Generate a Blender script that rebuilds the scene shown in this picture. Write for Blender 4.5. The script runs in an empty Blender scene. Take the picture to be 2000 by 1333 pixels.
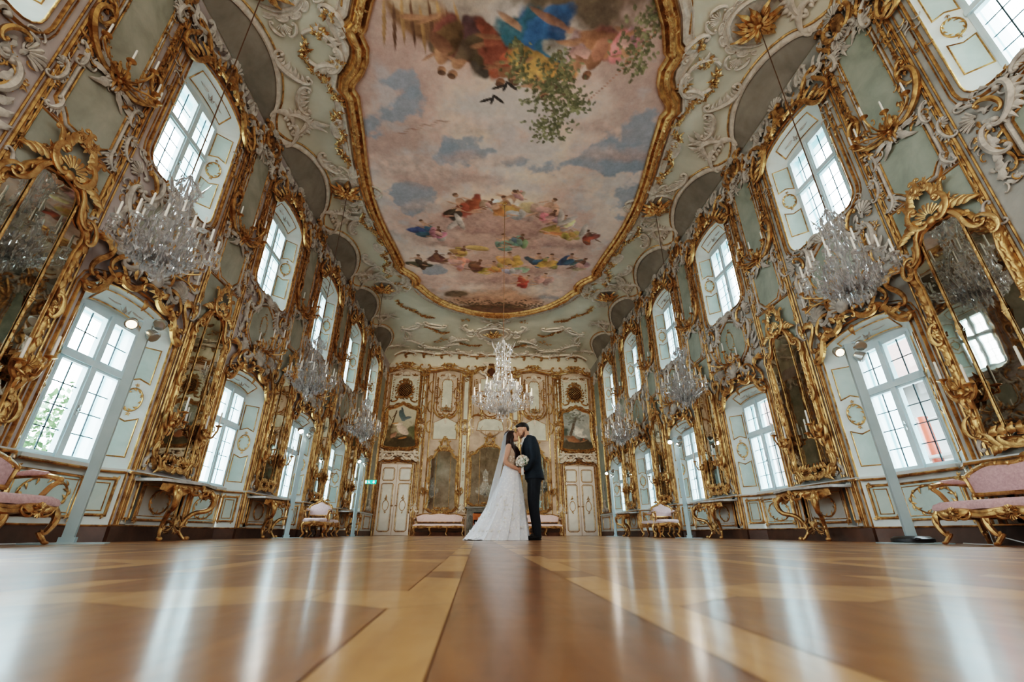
import bpy, math, random
import numpy as np
from math import sin, cos, pi, radians, sqrt, atan2, hypot
from mathutils import Vector, Matrix, geometry
RND = random.Random(11)
C = bpy.context.scene.collection
W2, L, YB = 4.9, 20.2, -2.2          # half width, far wall, back wall
BAY0, BAYS = 2.3, 3.0                # centre of the first window bay, bay spacing
ZW = 7.55                            # top of the walls, the cove starts here

def wallmap(u, v, w): return (u, -w, v)
def xyz(u, v, w): return (u, v, w)

class MB:
    """collects shapes given in (u, v, w) and links them as one mesh"""
    def __init__(s, M=wallmap): s.v, s.f, s.mi, s.M, s.mat = [], [], [], M, 0
    def add(s, vs, fs):
        b = len(s.v); M = s.M
        s.v += [M(*p) for p in vs]
        s.f += [tuple(i + b for i in f) for f in fs]
        s.mi += [s.mat] * len(fs)
    def box(s, u0, u1, v0, v1, w0, w1):
        s.add([(u0,v0,w0),(u1,v0,w0),(u1,v1,w0),(u0,v1,w0),(u0,v0,w1),(u1,v0,w1),(u1,v1,w1),(u0,v1,w1)],
              [(0,3,2,1),(4,5,6,7),(0,1,5,4),(1,2,6,5),(2,3,7,6),(3,0,4,7)])
    def tube(s, pts, r, n=6, cap=True, sq=1.0, closed=False):
        P = [Vector(p) for p in pts]; m = len(P)
        if not hasattr(r, '__len__'): r = [r] * m
        T = []
        for i in range(m):
            a, b = (P[(i-1) % m], P[(i+1) % m]) if closed else (P[max(i-1,0)], P[min(i+1,m-1)])
            t = b - a; T.append(t.normalized() if t.length > 1e-9 else Vector((0,0,1)))
        ref = Vector((0,0,1)) if abs(T[0].z) < .9 else Vector((1,0,0))
        N = (ref - T[0] * ref.dot(T[0])).normalized(); vs = []
        for i in range(m):
            N = N - T[i] * N.dot(T[i])
            N = N.normalized() if N.length > 1e-6 else T[i].orthogonal().normalized()
            B = T[i].cross(N)
            for k in range(n):
                a = 2 * pi * k / n
                q = P[i] + N * (cos(a) * r[i] * sq) + B * (sin(a) * r[i]); vs.append(tuple(q))
        fs = []
        for i in range(m if closed else m - 1):
            j = (i + 1) % m
            for k in range(n):
                k2 = (k + 1) % n; fs.append((i*n+k, i*n+k2, j*n+k2, j*n+k))
        if cap and not closed: fs += [tuple(range(n-1, -1, -1)), tuple((m-1)*n+k for k in range(n))]
        s.add(vs, fs)
    def ball(s, c, r, n=8, m=5, ax=None):
        if not hasattr(r, '__len__'): r = (r, r, r)
        vs = [(0,0,-1)]; fs = []
        for j in range(1, m):
            t = -pi/2 + pi*j/m
            vs += [(cos(t)*cos(2*pi*k/n), cos(t)*sin(2*pi*k/n), sin(t)) for k in range(n)]
        vs.append((0,0,1)); e = len(vs) - 1
        for k in range(n):
            k2 = (k+1) % n
            fs.append((0, 1+k2, 1+k))
            for j in range(m-2): fs.append((1+j*n+k, 1+j*n+k2, 1+(j+1)*n+k2, 1+(j+1)*n+k))
            fs.append((1+(m-2)*n+k, 1+(m-2)*n+k2, e))
        if ax: # long axis r[0] along ax
            X = Vector(ax).normalized(); Y = X.orthogonal().normalized(); Z = X.cross(Y)
            vs = [tuple(Vector(c) + X*(p[0]*r[0]) + Y*(p[1]*r[1]) + Z*(p[2]*r[2])) for p in vs]
        else: vs = [(c[0]+p[0]*r[0], c[1]+p[1]*r[1], c[2]+p[2]*r[2]) for p in vs]
        s.add(vs, fs)
    def lathe(s, prof, n=12, c=(0,0,0), up=2):
        vs = []; fs = []
        for r, h in prof:
            for k in range(n):
                a = 2*pi*k/n; p = [c[0]+r*cos(a), c[1]+r*sin(a), c[2]+h]
                if up == 1: p = [c[0]+r*cos(a), c[1]+h, c[2]+r*sin(a)]
                vs.append(tuple(p))
        for j in range(len(prof)-1):
            for k in range(n):
                k2 = (k+1) % n; fs.append((j*n+k, j*n+k2, (j+1)*n+k2, (j+1)*n+k))
        fs += [tuple(range(n-1,-1,-1)), tuple((len(prof)-1)*n+k for k in range(n))]
        s.add(vs, fs)
    def poly(s, path, w=0., holes=()):
        if holes:
            loops = [path] + list(holes); allp = [p for l in loops for p in l]
            tris = geometry.tessellate_polygon([[Vector((p[0],p[1],0)) for p in l] for l in loops])
            s.add([(p[0],p[1],w) for p in allp], [tuple(t) for t in tris])
        else:
            tris = geometry.tessellate_polygon([[Vector((p[0],p[1],0)) for p in path]])
            s.add([(p[0],p[1],w) for p in path], [tuple(t) for t in tris])
    def slab(s, path, w0, w1):
        s.poly(path, w1); n = len(path)
        s.add([(p[0],p[1],w0) for p in path] + [(p[0],p[1],w1) for p in path], [(i,(i+1)%n,n+(i+1)%n,n+i) for i in range(n)])
    def mould(s, path, prof, closed=True, w0=0.):
        """sweeps prof [(offset, height)] along a path in the (u, v) plane with mitred corners"""
        n = len(path); nor = []
        for i in range(n):
            p = Vector(path[i][:2])
            a = Vector(path[(i-1) % n][:2]) if (closed or i) else None
            b = Vector(path[(i+1) % n][:2]) if (closed or i < n-1) else None
            d1 = (p-a).normalized() if a is not None and (p-a).length > 1e-7 else None
            d2 = (b-p).normalized() if b is not None and (b-p).length > 1e-7 else None
            if d1 is None: d1 = d2
            if d2 is None: d2 = d1
            n1, n2 = Vector((d1.y,-d1.x)), Vector((d2.y,-d2.x)); m = n1 + n2
            m = m.normalized() if m.length > 1e-6 else n1
            nor.append(m / max(.45, m.dot(n1)))
        k = len(prof); vs = []; fs = []
        for i in range(n):
            for o, h in prof: q = Vector(path[i][:2]) + nor[i]*o; vs.append((q.x, q.y, w0+h))
        for i in range(n if closed else n-1):
            j = (i+1) % n
            for c in range(k-1): fs.append((i*k+c, j*k+c, j*k+c+1, i*k+c+1))
        s.add(vs, fs)
    # ---- relief ornament -------------------------------------------------
    def scroll(s, A, B, kind='C', flip=1, r=.02, w=.02, curl=3.6, turn=.95, n=26, k=6, ball=True, wb=0.):
        H = n//2; S = [i/H for i in range(-H, H+1)]; th = 0; pts = []; x = y = 0; p = 4
        for i, q in enumerate(S):
            kap = turn + curl*(p+1)*abs(q)**p
            if kind == 'S': kap *= (1 if q > 0 else -1) if abs(q) > 1e-6 else 0
            pts.append((x, y)); th += kap/H*flip; x += cos(th)/H; y += sin(th)/H
        i0 = round(.26*H); a, b = complex(*pts[i0]), complex(*pts[-1-i0]); A_, B_ = complex(*A[:2]), complex(*B[:2])
        f = (B_-A_)/(b-a) if abs(b-a) > 1e-6 else 1
        out = [(complex(*q)-a)*f + A_ for q in pts]
        R_ = [r*(1-.62*abs(q)**1.5) for q in S]
        s.tube([(z.real, z.imag, w+wb*(1-q*q)) for z, q in zip(out, S)], R_, k)
        if ball:
            for e in (0,-1): s.ball((out[e].real, out[e].imag, w), r*.8, 6, 4)
        return [(z.real, z.imag) for z in out]
    def leaf(s, A, ang, ln, wd, w=.01, lift=.03, curl=0., n=4):
        vs = []; fs = []; x, y = A[0], A[1]; th = ang
        for i in range(n+1):
            t = i/n; wid = wd*.5*(sin(pi*min(1, (t*.92+.08))**.75))*(1 if i % 2 else .72) + .0015
            hgt = w + lift*sin(pi*(.15+.8*t)); nx, ny = -sin(th), cos(th)
            vs += [(x+nx*wid, y+ny*wid, hgt-lift*.35), (x, y, hgt), (x-nx*wid, y-ny*wid, hgt-lift*.35)]
            th += curl/n; x += cos(th)*ln/n; y += sin(th)*ln/n
        for i in range(n):
            a = i*3; fs += [(a,a+1,a+4,a+3),(a+1,a+2,a+5,a+4)]
        s.add(vs, fs)
    def flower(s, c, r, w=.01, n=5, rot=None):
        rot = RND.random()*6 if rot is None else rot; vs = [(c[0],c[1],w+r*.45)]; fs = []
        for k in range(n):
            a = rot+2*pi*k/n; b = len(vs)
            vs += [(c[0]+r*.62*cos(a-.5), c[1]+r*.62*sin(a-.5), w+r*.75), (c[0]+r*cos(a), c[1]+r*sin(a), w+r*.25), (c[0]+r*.62*cos(a+.5), c[1]+r*.62*sin(a+.5), w+r*.75)]
            fs.append((0,b,b+1,b+2))
        b = len(vs); vs += [(c[0]+r*.22*cos(q), c[1]+r*.22*sin(q), w+r*.45) for q in (0,1.57,3.14,4.71)] + [(c[0],c[1],w+r*.9)]
        fs += [(b+i, b+(i+1)%4, b+4) for i in range(4)]
        s.add(vs, fs)
    def spray(s, c, su, sv, n=6, r=.03, w=.01, leaves=6):
        for i in range(leaves):
            a = RND.random()*2*pi; s.leaf((c[0]+su*.4*cos(a), c[1]+sv*.4*sin(a)), a+RND.uniform(-.5,.5), r*2.6, r*1.3, w, r*.5, RND.uniform(-1,1), 3)
        for i in range(n):
            a = RND.random()*2*pi; q = sqrt(RND.random())*.8
            s.flower((c[0]+su*q*cos(a), c[1]+sv*q*sin(a)), r*RND.uniform(.7,1.2), w+RND.uniform(0,r*.5))
    def garland(s, path, r=.03, step=.07, w=.01, taper=True):
        d = 0; tot = sum(hypot(path[i+1][0]-path[i][0], path[i+1][1]-path[i][1]) for i in range(len(path)-1)); acc = 0
        for i in range(len(path)-1):
            a, b = path[i], path[i+1]; l = hypot(b[0]-a[0], b[1]-a[1]); t = 0
            while d <= acc + l:
                t = (d-acc)/max(l,1e-6); x, y = a[0]+(b[0]-a[0])*t, a[1]+(b[1]-a[1])*t
                q = d/tot; rr = r*(.55+.6*abs(sin(q*pi*3.0+.4))) if taper else r
                s.flower((x+RND.uniform(-.5,.5)*rr, y+RND.uniform(-.5,.5)*rr), rr, w)
                for _ in range(2): s.leaf((x,y), RND.random()*6.28, rr*2.1, rr, w, rr*.5, RND.uniform(-1,1), 3)
                d += step
            acc += l
    def shell(s, c, r, a0, a1, n=7, w=.01, rib=.9, inner=.25):
        for k in range(n):
            a = a0+(a1-a0)*(k+.5)/n; wd = abs(a1-a0)/n*rib; q = r*(1-.18*abs((k+.5)/n-.5)*2)
            s.tube([(c[0]+cos(a)*q*t, c[1]+sin(a)*q*t, w+.35*r*wd*t+.08*r*sin(pi*t)) for t in (inner,.5,.8,1.)], [q*t*wd*.5*(1 if t < 1 else .75) for t in (inner,.5,.8,1.)], 5)
    def rocaille(s, A, B, flip=1, r=.022, w=.02, fringe=.10, kind='C', side=-1, nf=9):
        pts = s.scroll(A, B, kind, flip, r, w)
        m = len(pts)
        for i in range(nf):
            j = int(m*(.2+.6*i/(nf-1))); p, q = pts[j], pts[min(j+1,m-1)]
            a = atan2(q[1]-p[1], q[0]-p[0]) + side*flip*pi/2
            l = fringe*(.55+.45*sin(pi*i/(nf-1)))*(1 if i % 2 else .75)
            s.leaf(p, a+.35*flip, l, l*.55, w*.5, r*.9, -.9*flip, 3)
        return pts

GEN = []
def build(mb, name, mats, smooth=True):
    me = bpy.data.meshes.new(name); me.from_pydata(mb.v, [], mb.f)
    for m in (mats if isinstance(mats, (list,tuple)) else [mats]): me.materials.append(m)
    if len(me.materials) > 1: me.polygons.foreach_set('material_index', mb.mi)
    if smooth:
        me.polygons.foreach_set('use_smooth', [True]*len(mb.f))
        try: me.set_sharp_from_angle(angle=radians(50))
        except Exception: pass
    me.update(); return me
def obj(name, me, parent=None, loc=(0,0,0), rot=(0,0,0), scale=(1,1,1)):
    o = bpy.data.objects.new(name, me); C.objects.link(o); o.location = loc; o.rotation_euler = rot; o.scale = scale
    if parent: o.parent = parent
    return o
def tag(o, label, cat, group=None):
    o['label'] = label; o['category'] = cat
    if group: o['group'] = group
    return o
def thing(name, label, cat, loc=(0,0,0), rotz=0, group=None, scale=1):
    o = bpy.data.objects.new(name, None); C.objects.link(o); o.empty_display_size = .1
    o.location = loc; o.rotation_euler = (0,0,rotz); o.scale = (scale,)*3
    return tag(o, label, cat, group)
def struct(o): o['kind'] = 'structure'; return o
class Kit:
    """mesh parts of one kind of thing, built once and copied part by part"""
    def __init__(s): s.parts = []
    def part(s, name, me, loc=(0,0,0), rot=(0,0,0), subs=(), scale=(1,1,1), label=None):
        s.parts.append((name, me, loc, rot, subs, scale, label)); return s
    def spawn(s, name, label, cat, loc, rotz=0, group=None, scale=1, mats=None, sc3=None):
        t = thing(name, label, cat, loc, rotz, group, scale)
        if sc3: t.scale = sc3
        s.fill(t, mats); return t
    def fill(s, t, mats=None):
        for nm, me, l, r, subs, sc, lb in s.parts:
            o = obj(nm, me, t, l, r, sc)
            if lb: o['label'] = lb
            if mats and nm in mats:
                o.material_slots[0].link = 'OBJECT'; o.material_slots[0].material = mats[nm]
            for sn, sm, sl, sr in subs: obj(sn, sm, o, sl, sr)
LROT, RROT = pi/2, -pi/2
def onwall(side, Y, w=0., z=0.):
    """place of a wall-local origin: side -1 left, +1 right, 0 far (Y is then x)"""
    if side == 0: return (Y, L-w, z), 0
    return ((side*(W2-w), Y, z), LROT if side < 0 else RROT)
# ------------------------------------------------------------------ materials
def nodes(name):
    m = bpy.data.materials.new(name); m.use_nodes = True; nt = m.node_tree
    return m, nt, nt.nodes['Principled BSDF']
def lnk(nt, a, b): nt.links.new(a, b)
def noise(nt, scale, detail=4, rough=.55, dist=0, coord='Object', vec=None):
    tc = nt.nodes.new('ShaderNodeTexCoord'); n = nt.nodes.new('ShaderNodeTexNoise')
    n.inputs['Scale'].default_value = scale; n.inputs['Detail'].default_value = detail
    n.inputs['Roughness'].default_value = rough; n.inputs['Distortion'].default_value = dist
    lnk(nt, vec if vec else tc.outputs[coord], n.inputs['Vector']); return n
def ramp(nt, src, stops):
    r = nt.nodes.new('ShaderNodeValToRGB'); el = r.color_ramp.elements
    while len(el) < len(stops): el.new(.5)
    for e, (p, c) in zip(el, stops): e.position = p; e.color = (*c, 1)
    lnk(nt, src, r.inputs['Fac']); return r
def bump(nt, b, src, st=.2, d=.01):
    n = nt.nodes.new('ShaderNodeBump'); n.inputs['Strength'].default_value = st; n.inputs['Distance'].default_value = d
    lnk(nt, src, n.inputs['Height']); lnk(nt, n.outputs['Normal'], b.inputs['Normal'])
def mat(name, c1, c2=None, rough=.5, metal=0., scale=6., lo=.35, hi=.65, bmp=0., bscale=None, coord='Object', **kw):
    m, nt, b = nodes(name); b.inputs['Roughness'].default_value = rough; b.inputs['Metallic'].default_value = metal
    if c2 is None: b.inputs['Base Color'].default_value = (*c1, 1)
    else:
        n = noise(nt, scale, 5, .6, .4, coord); r = ramp(nt, n.outputs['Fac'], [(lo, c1), (hi, c2)]); lnk(nt, r.outputs['Color'], b.inputs['Base Color'])
    if bmp:
        n2 = noise(nt, bscale or scale*6, 3, .6, 0, coord); bump(nt, b, n2.outputs['Fac'], bmp)
    for k, v in kw.items():
        b.inputs[k.replace('_', ' ')].default_value = v
    return m
M = {}
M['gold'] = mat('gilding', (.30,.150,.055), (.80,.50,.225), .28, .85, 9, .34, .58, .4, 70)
M['goldlit'] = mat('lit_gilding', (.38,.195,.072), (.86,.56,.265), .27, .84, 8, .32, .60, .3, 60)  # lighter copy of the gilding, the light is put into its colour
M['golddark'] = mat('shadowed_gilding', (.15,.075,.032), (.62,.39,.18), .38, .85, 7, .34, .62, .4, 60)  # darker copy of the gilding, with shade put into its colour
M['wallL'] = mat('mauve_stucco', (.40,.345,.33), (.60,.525,.50), .62, 0, 1.6, .34, .68, .15, 30)
M['wallR'] = mat('greygreen_stucco', (.29,.295,.27), (.50,.495,.455), .62, 0, 1.6, .34, .68, .15, 30)
M['wallF'] = mat('cream_stucco', (.38,.295,.225), (.62,.505,.41), .6, 0, 1.6, .34, .68, .1, 30)
M['panelL'] = mat('grey_panel_field', (.28,.285,.23), (.46,.455,.38), .55, 0, 2.2, .3, .7, .1, 20)
M['panelR'] = mat('sage_panel_field', (.235,.275,.225), (.40,.435,.365), .55, 0, 2.2, .3, .7, .1, 20)
M['panelF'] = mat('pale_panel_field', (.46,.47,.40), (.66,.66,.57), .55, 0, 2.2, .3, .7)
M['dado'] = mat('dado_paint', (.55,.55,.52), (.70,.70,.66), .5, 0, 2, .3, .7)
M['mint'] = mat('mint_panel_paint', (.48,.60,.56), (.62,.72,.68), .5, 0, 3, .3, .7)
M['reveal'] = mat('reveal_paint', (.66,.76,.74), (.80,.86,.84), .45, 0, 2, .3, .7)
M['sash'] = mat('window_paint', (.62,.78,.82), (.72,.85,.88), .4, 0, 4)
M['lead'] = mat('glazing_bar_paint', (.03,.06,.07), None, .5)
M['stucco'] = mat('grey_stucco_relief', (.30,.275,.245), (.60,.56,.50), .6, 0, 9, .3, .65, .3, 50)
M['stuccoC'] = mat('ceiling_stucco_relief', (.50,.44,.37), (.76,.69,.60), .6, 0, 9, .3, .65, .3, 50)
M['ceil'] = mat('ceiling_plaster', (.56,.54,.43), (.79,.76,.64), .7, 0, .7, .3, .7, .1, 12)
M['cove'] = mat('shaded_cove_plaster', (.20,.185,.155), (.36,.33,.28), .65, 0, 1.5, .3, .7, .1, 20)  # plaster darkened: the shadow over the windows is painted into it
M['band'] = mat('mauve_ceiling_band', (.58,.46,.40), (.72,.60,.53), .65, 0, 1.5, .3, .7, .1, 20)
M['base'] = mat('dark_wood', (.045,.022,.014), (.13,.065,.038), .35, 0, 3, .3, .7, .1, 30)
M['candle'] = mat('candle_wax', (.86,.84,.78), None, .4)
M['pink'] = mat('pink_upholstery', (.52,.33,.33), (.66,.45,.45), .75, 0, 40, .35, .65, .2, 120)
M['pinklit'] = mat('lit_pink_upholstery', (.64,.50,.50), (.76,.63,.63), .75, 0, 40, .35, .65, .2, 120)  # the same pink cloth made paler, brighter light painted into the colour
M['marble'] = mat('grey_marble', (.30,.30,.29), (.55,.54,.52), .25, 0, 7, .35, .65)
M['stone'] = mat('fireplace_stone', (.12,.13,.12), (.30,.30,.28), .5, 0, 5, .3, .7, .2)
M['chairwood'] = mat('orange_wood', (.38,.11,.025), (.58,.20,.05), .4, 0, 3)
M['steel'] = mat('painted_steel', (.42,.56,.60), (.50,.64,.68), .35, .25, 2)
M['chrome'] = mat('lamp_housing', (.55,.6,.6), None, .25, .8)
M['black'] = mat('black_plastic', (.012,.013,.015), None, .35)
M['door'] = mat('door_paint', (.66,.62,.58), (.78,.74,.70), .42, 0, 2)
M['doorp'] = mat('door_panel_paint', (.66,.69,.66), (.78,.80,.77), .42, 0, 2)
M['white'] = mat('white_paint', (.8,.8,.78), None, .5)
M['dark'] = mat('void_shade', (.01,.009,.008), None, .8)  # flat black that paints the shade inside hollows
M['cord'] = mat('brown_cord', (.10,.055,.03), None, .6)
def mirror_mat(name='mirror_glass', c=(.74,.72,.66)):
    m, nt, b = nodes(name); n = noise(nt, 2.2, 6, .65, .8)
    r = ramp(nt, n.outputs['Fac'], [(.35,(c[0]*.62,c[1]*.62,c[2]*.58)), (.65,c)])
    lnk(nt, r.outputs['Color'], b.inputs['Base Color']); b.inputs['Metallic'].default_value = 1; b.inputs['Roughness'].default_value = .02
    n2 = noise(nt, 3.0, 2); bump(nt, b, n2.outputs['Fac'], .03, .02); return m
M['mirror'] = mirror_mat()
def glass_mat():
    m, nt, b = nodes('window_glass'); out = nt.nodes['Material Output']
    t = nt.nodes.new('ShaderNodeBsdfTransparent'); t.inputs['Color'].default_value = (.95,.985,.985,1)
    g = nt.nodes.new('ShaderNodeBsdfGlossy'); g.inputs['Roughness'].default_value = .03
    f = nt.nodes.new('ShaderNodeFresnel'); f.inputs['IOR'].default_value = 1.35
    x = nt.nodes.new('ShaderNodeMixShader'); lnk(nt, f.outputs[0], x.inputs[0]); lnk(nt, t.outputs[0], x.inputs[1]); lnk(nt, g.outputs[0], x.inputs[2])
    lnk(nt, x.outputs[0], out.inputs['Surface']); nt.nodes.remove(b); return m
M['glass'] = glass_mat()
def crystal_mat(name, tint, dif):
    m, nt, b = nodes(name); out = nt.nodes['Material Output']
    t = nt.nodes.new('ShaderNodeBsdfTransparent'); t.inputs['Color'].default_value = (.97,.98,1,1)
    g = nt.nodes.new('ShaderNodeBsdfGlossy'); g.inputs['Roughness'].default_value = .03; g.inputs['Color'].default_value = (*tint,1)
    d = nt.nodes.new('ShaderNodeBsdfDiffuse'); d.inputs['Color'].default_value = (*dif,1)
    tl = nt.nodes.new('ShaderNodeBsdfTranslucent'); tl.inputs['Color'].default_value = (*dif,1)
    dd = nt.nodes.new('ShaderNodeMixShader'); dd.inputs[0].default_value = .5; lnk(nt, d.outputs[0], dd.inputs[1]); lnk(nt, tl.outputs[0], dd.inputs[2])
    a = nt.nodes.new('ShaderNodeMixShader'); a.inputs[0].default_value = .45; lnk(nt, g.outputs[0], a.inputs[1]); lnk(nt, dd.outputs[0], a.inputs[2])
    f = nt.nodes.new('ShaderNodeLayerWeight'); f.inputs[0].default_value = .40
    x = nt.nodes.new('ShaderNodeMixShader'); lnk(nt, f.outputs['Fresnel'], x.inputs[0]); lnk(nt, t.outputs[0], x.inputs[1]); lnk(nt, a.outputs[0], x.inputs[2])
    lnk(nt, x.outputs[0], out.inputs['Surface']); nt.nodes.remove(b); return m
M['crystal'] = crystal_mat('crystal', (1,.96,.91), (.97,.96,.94))
def emit(name, c, st):
    m, nt, b = nodes(name); b.inputs['Base Color'].default_value = (*c,1); b.inputs['Emission Color'].default_value = (*c,1); b.inputs['Emission Strength'].default_value = st; return m
M['lamplit'] = emit('lit_lamp_lens', (1,.72,.42), 3.2)
M['lampwhite'] = emit('bright_lamp_lens', (1,.95,.85), 60)
M['sign'] = emit('sign_green', (.02,.42,.32), .5)
M['signw'] = emit('sign_white', (.8,.95,.9), .6)
def vcol_mat(name, rough=.6, grain=14.):
    m, nt, b = nodes(name); a = nt.nodes.new('ShaderNodeVertexColor'); a.layer_name = 'paint'
    n = noise(nt, grain, 5, .65); mx = nt.nodes.new('ShaderNodeMix'); mx.data_type = 'RGBA'; mx.blend_type = 'OVERLAY'; mx.inputs[0].default_value = .28
    lnk(nt, a.outputs['Color'], mx.inputs[6]); lnk(nt, n.outputs['Fac'], mx.inputs[7]); lnk(nt, mx.outputs[2], b.inputs['Base Color'])
    b.inputs['Roughness'].default_value = rough; return m
M['fresco'] = vcol_mat('fresco_paint', .75)
M['canvas'] = vcol_mat('oil_paint', .45)
# ------------------------------------------------------------------ room shell
def arch(a, v0, spring, rise, n=12, low=0.):
    """opening outline, counter-clockwise from the lower left; low = radius of the lower corners"""
    p = []
    if low:
        for i in range(5): t = pi + pi/2*i/4; p.append((-a+low+low*cos(t), v0+low+low*sin(t)))
        for i in range(5): t = 1.5*pi + pi/2*i/4; p.append((a-low+low*cos(t), v0+low+low*sin(t)))
    else: p = [(-a, v0), (a, v0)]
    p += [(a*cos(pi*i/n)*(1), spring + rise*sin(pi*i/n)**.8) for i in range(n+1)]
    return p
LO = dict(a=.745, v0=0., spring=2.60, rise=.25)
UP = dict(a=.70, v0=4.55, spring=6.55, rise=.27, low=.22)
LOb = dict(a=.475, v0=0., spring=2.56, rise=.10)
UPb = dict(a=.475, v0=4.74, spring=6.42, rise=.10, low=.02)
DEEP = .25
def zceil(x, y):
    d = max(0., min(W2-abs(x), L-y, y-YB)); return 8.05 - .5*(1-min(d/.8, 1))**2

floorY = [BAY0 + BAYS*k for k in range(-1, 6)]
def wall_side(side):
    mb = MB(); holes = []
    y0, y1 = YB, L
    for Y in floorY:
        u = Y if side < 0 else -Y
        if Y-.76 < YB: continue
        for k, H in ((0, LO), (1, UP)):
            holes.append([(u+p[0], p[1]) for p in arch(**H)])
    ua, ub = (y0, y1) if side < 0 else (-y1, -y0)
    # lower openings reach the floor: they are cut from the outline itself
    out = [(ua, 0)]
    low = sorted([h for h in holes if h[0][1] == 0], key=lambda h: h[0][0])
    for h in low: out += [h[0]] + list(reversed(h[2:])) + [h[1]]
    out += [(ub, 0), (ub, ZW), (ua, ZW)]
    clean = [out[0]]
    for p in out[1:]:
        if hypot(p[0]-clean[-1][0], p[1]-clean[-1][1]) > 1e-4: clean.append(p)
    mb.poly(clean, 0, [h for h in holes if h[0][1] > 0])
    nm = 'left' if side < 0 else 'right'
    (x, y, z), r = onwall(side, 0)
    o = obj('wall_'+nm, build(mb, 'wall_'+nm, M['wallL'] if side < 0 else M['wallR'], False), None, (x, 0, 0), (0,0,r))
    return struct(o)
wallL, wallR = wall_side(-1), wall_side(1)
# floor --------------------------------------------------------------------
def floor():
    # star parquet as polygons of three woods
    mb = MB(xyz)
    mb.mat = 1; mb.add([(-6.3,YB-1,-.003),(6.3,YB-1,-.003),(6.3,L+1,-.003),(-6.3,L+1,-.003)], [(0,1,2,3)])
    S, cx0, h = 1.08, -.37, .65
    half = [([(.15,-h),(.26,-h),(.26,-.16),(.15,-.10)],2),([(.15,-.10),(.26,-.16),(.44,-.04),(.44,.12),(.26,.10),(.15,.10)],2),([(.15,.10),(.26,.10),(.26,.44),(.15,.38)],2),
            ([(.15,.38),(.26,.44),(.26,h),(.15,h)],1),([(.44,-.04),(h,-.14),(h,.22),(.44,.12)],2),([(.26,-h),(h,-h),(h,-.14),(.44,-.04),(.26,-.16)],3),([(.26,.10),(.44,.12),(h,.22),(h,h),(.26,h),(.26,.44)],0)]
    def put(pts, m, X, Y, s):
        n = len(pts); cx_ = sum(p[0] for p in pts)/n; cy_ = sum(p[1] for p in pts)/n
        P = [(X+s*(p[0]+(.0012 if p[0] < cx_ else -.0012)), Y+p[1]+(.0012 if p[1] < cy_ else -.0012)) for p in pts]
        mb.mat = m; mb.poly(P[::s], 0.)
    for i in range(-5, 6):
        for j in range(-3, 19):
            X, Y = cx0 + i*S, .875 + j*S; dk = (i+j) % 2
            mb.mat = 1; mb.poly([(X-.124,Y-.539),(X+.124,Y-.539),(X+.124,Y+.539),(X-.124,Y+.539)], 0.)
            for s in (-1, 1):
                for pts, m in half: put([(a*.833, b*.831) for a, b in pts], (3-m if m in (0,3) else m) if dk else m, X, Y, s)
    def wood(nm, a, b):
        m, nt, bs = nodes(nm); tc = nt.nodes.new('ShaderNodeTexCoord'); mp = nt.nodes.new('ShaderNodeMapping'); mp.inputs['Scale'].default_value = (7, 1.2, 1)
        lnk(nt, tc.outputs['Object'], mp.inputs['Vector']); n = noise(nt, 3, 6, .6, .6, vec=mp.outputs['Vector'])
        r = ramp(nt, n.outputs['Fac'], [(.32,a),(.68,b)]); lnk(nt, r.outputs['Color'], bs.inputs['Base Color'])
        n3 = noise(nt, 1.3, 4, .6); rr = nt.nodes.new('ShaderNodeMapRange'); rr.inputs[3].default_value = .26; rr.inputs[4].default_value = .46
        lnk(nt, n3.outputs['Fac'], rr.inputs[0]); lnk(nt, rr.outputs[0], bs.inputs['Roughness'])
        n2 = noise(nt, 5, 3, .5); bump(nt, bs, n2.outputs['Fac'], .22, .02)
        bs.inputs['Coat Weight'].default_value = .8; bs.inputs['Coat Roughness'].default_value = .19
        return m
    mats = [wood('oak_parquet',(.23,.098,.031),(.37,.165,.055)), wood('walnut_parquet',(.135,.049,.016),(.25,.098,.032)), wood('maple_parquet',(.41,.205,.076),(.55,.30,.12)), wood('oak_dark_parquet',(.185,.072,.022),(.31,.128,.041))]
    return struct(obj('floor', build(mb, 'floor', mats, False)))
floor()
# ceiling ------------------------------------------------------------------
def ceiling():
    mb = MB(xyz)
    xs = sorted({round(s*v,3) for s in (-1,1) for v in (0,1,2,3,3.6,4.1,4.25,4.4,4.5,4.6,4.7,4.78,4.85,4.9)})
    ys = sorted({round(v,3) for v in [YB, YB+.1, YB+.25, YB+.5, YB+.8] + [i*1. for i in range(-1,20)] + [19.4,19.5,19.6,19.7,19.8,19.9,20.0,20.08,20.15,L]})
    nx = len(xs); mb.v = [(x,y,zceil(x,y)) for y in ys for x in xs]
    mb.f = [(j*nx+i, (j+1)*nx+i, (j+1)*nx+i+1, j*nx+i+1) for j in range(len(ys)-1) for i in range(nx-1)]
    mb.mi = [0]*len(mb.f)
    return struct(obj('ceiling', build(mb, 'ceiling', M['ceil'])))
ceil = ceiling()
def ceilmap(u, v, w): return (u, v, zceil(u, v) - w)
# far and back walls -------------------------------------------------------
mb = MB(); mb.poly([(-W2,0),(W2,0),(W2,ZW),(-W2,ZW)])
wallF = struct(obj('wall_far', build(mb, 'wall_far', M['wallF'], False), None, (0, L, 0)))
mb = MB(); mb.poly([(-W2,0),(W2,0),(W2,ZW),(-W2,ZW)])
wallB = struct(obj('wall_back', build(mb, 'wall_back', M['wallF'], False), None, (0, YB, 0), (0,0,pi)))

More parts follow.
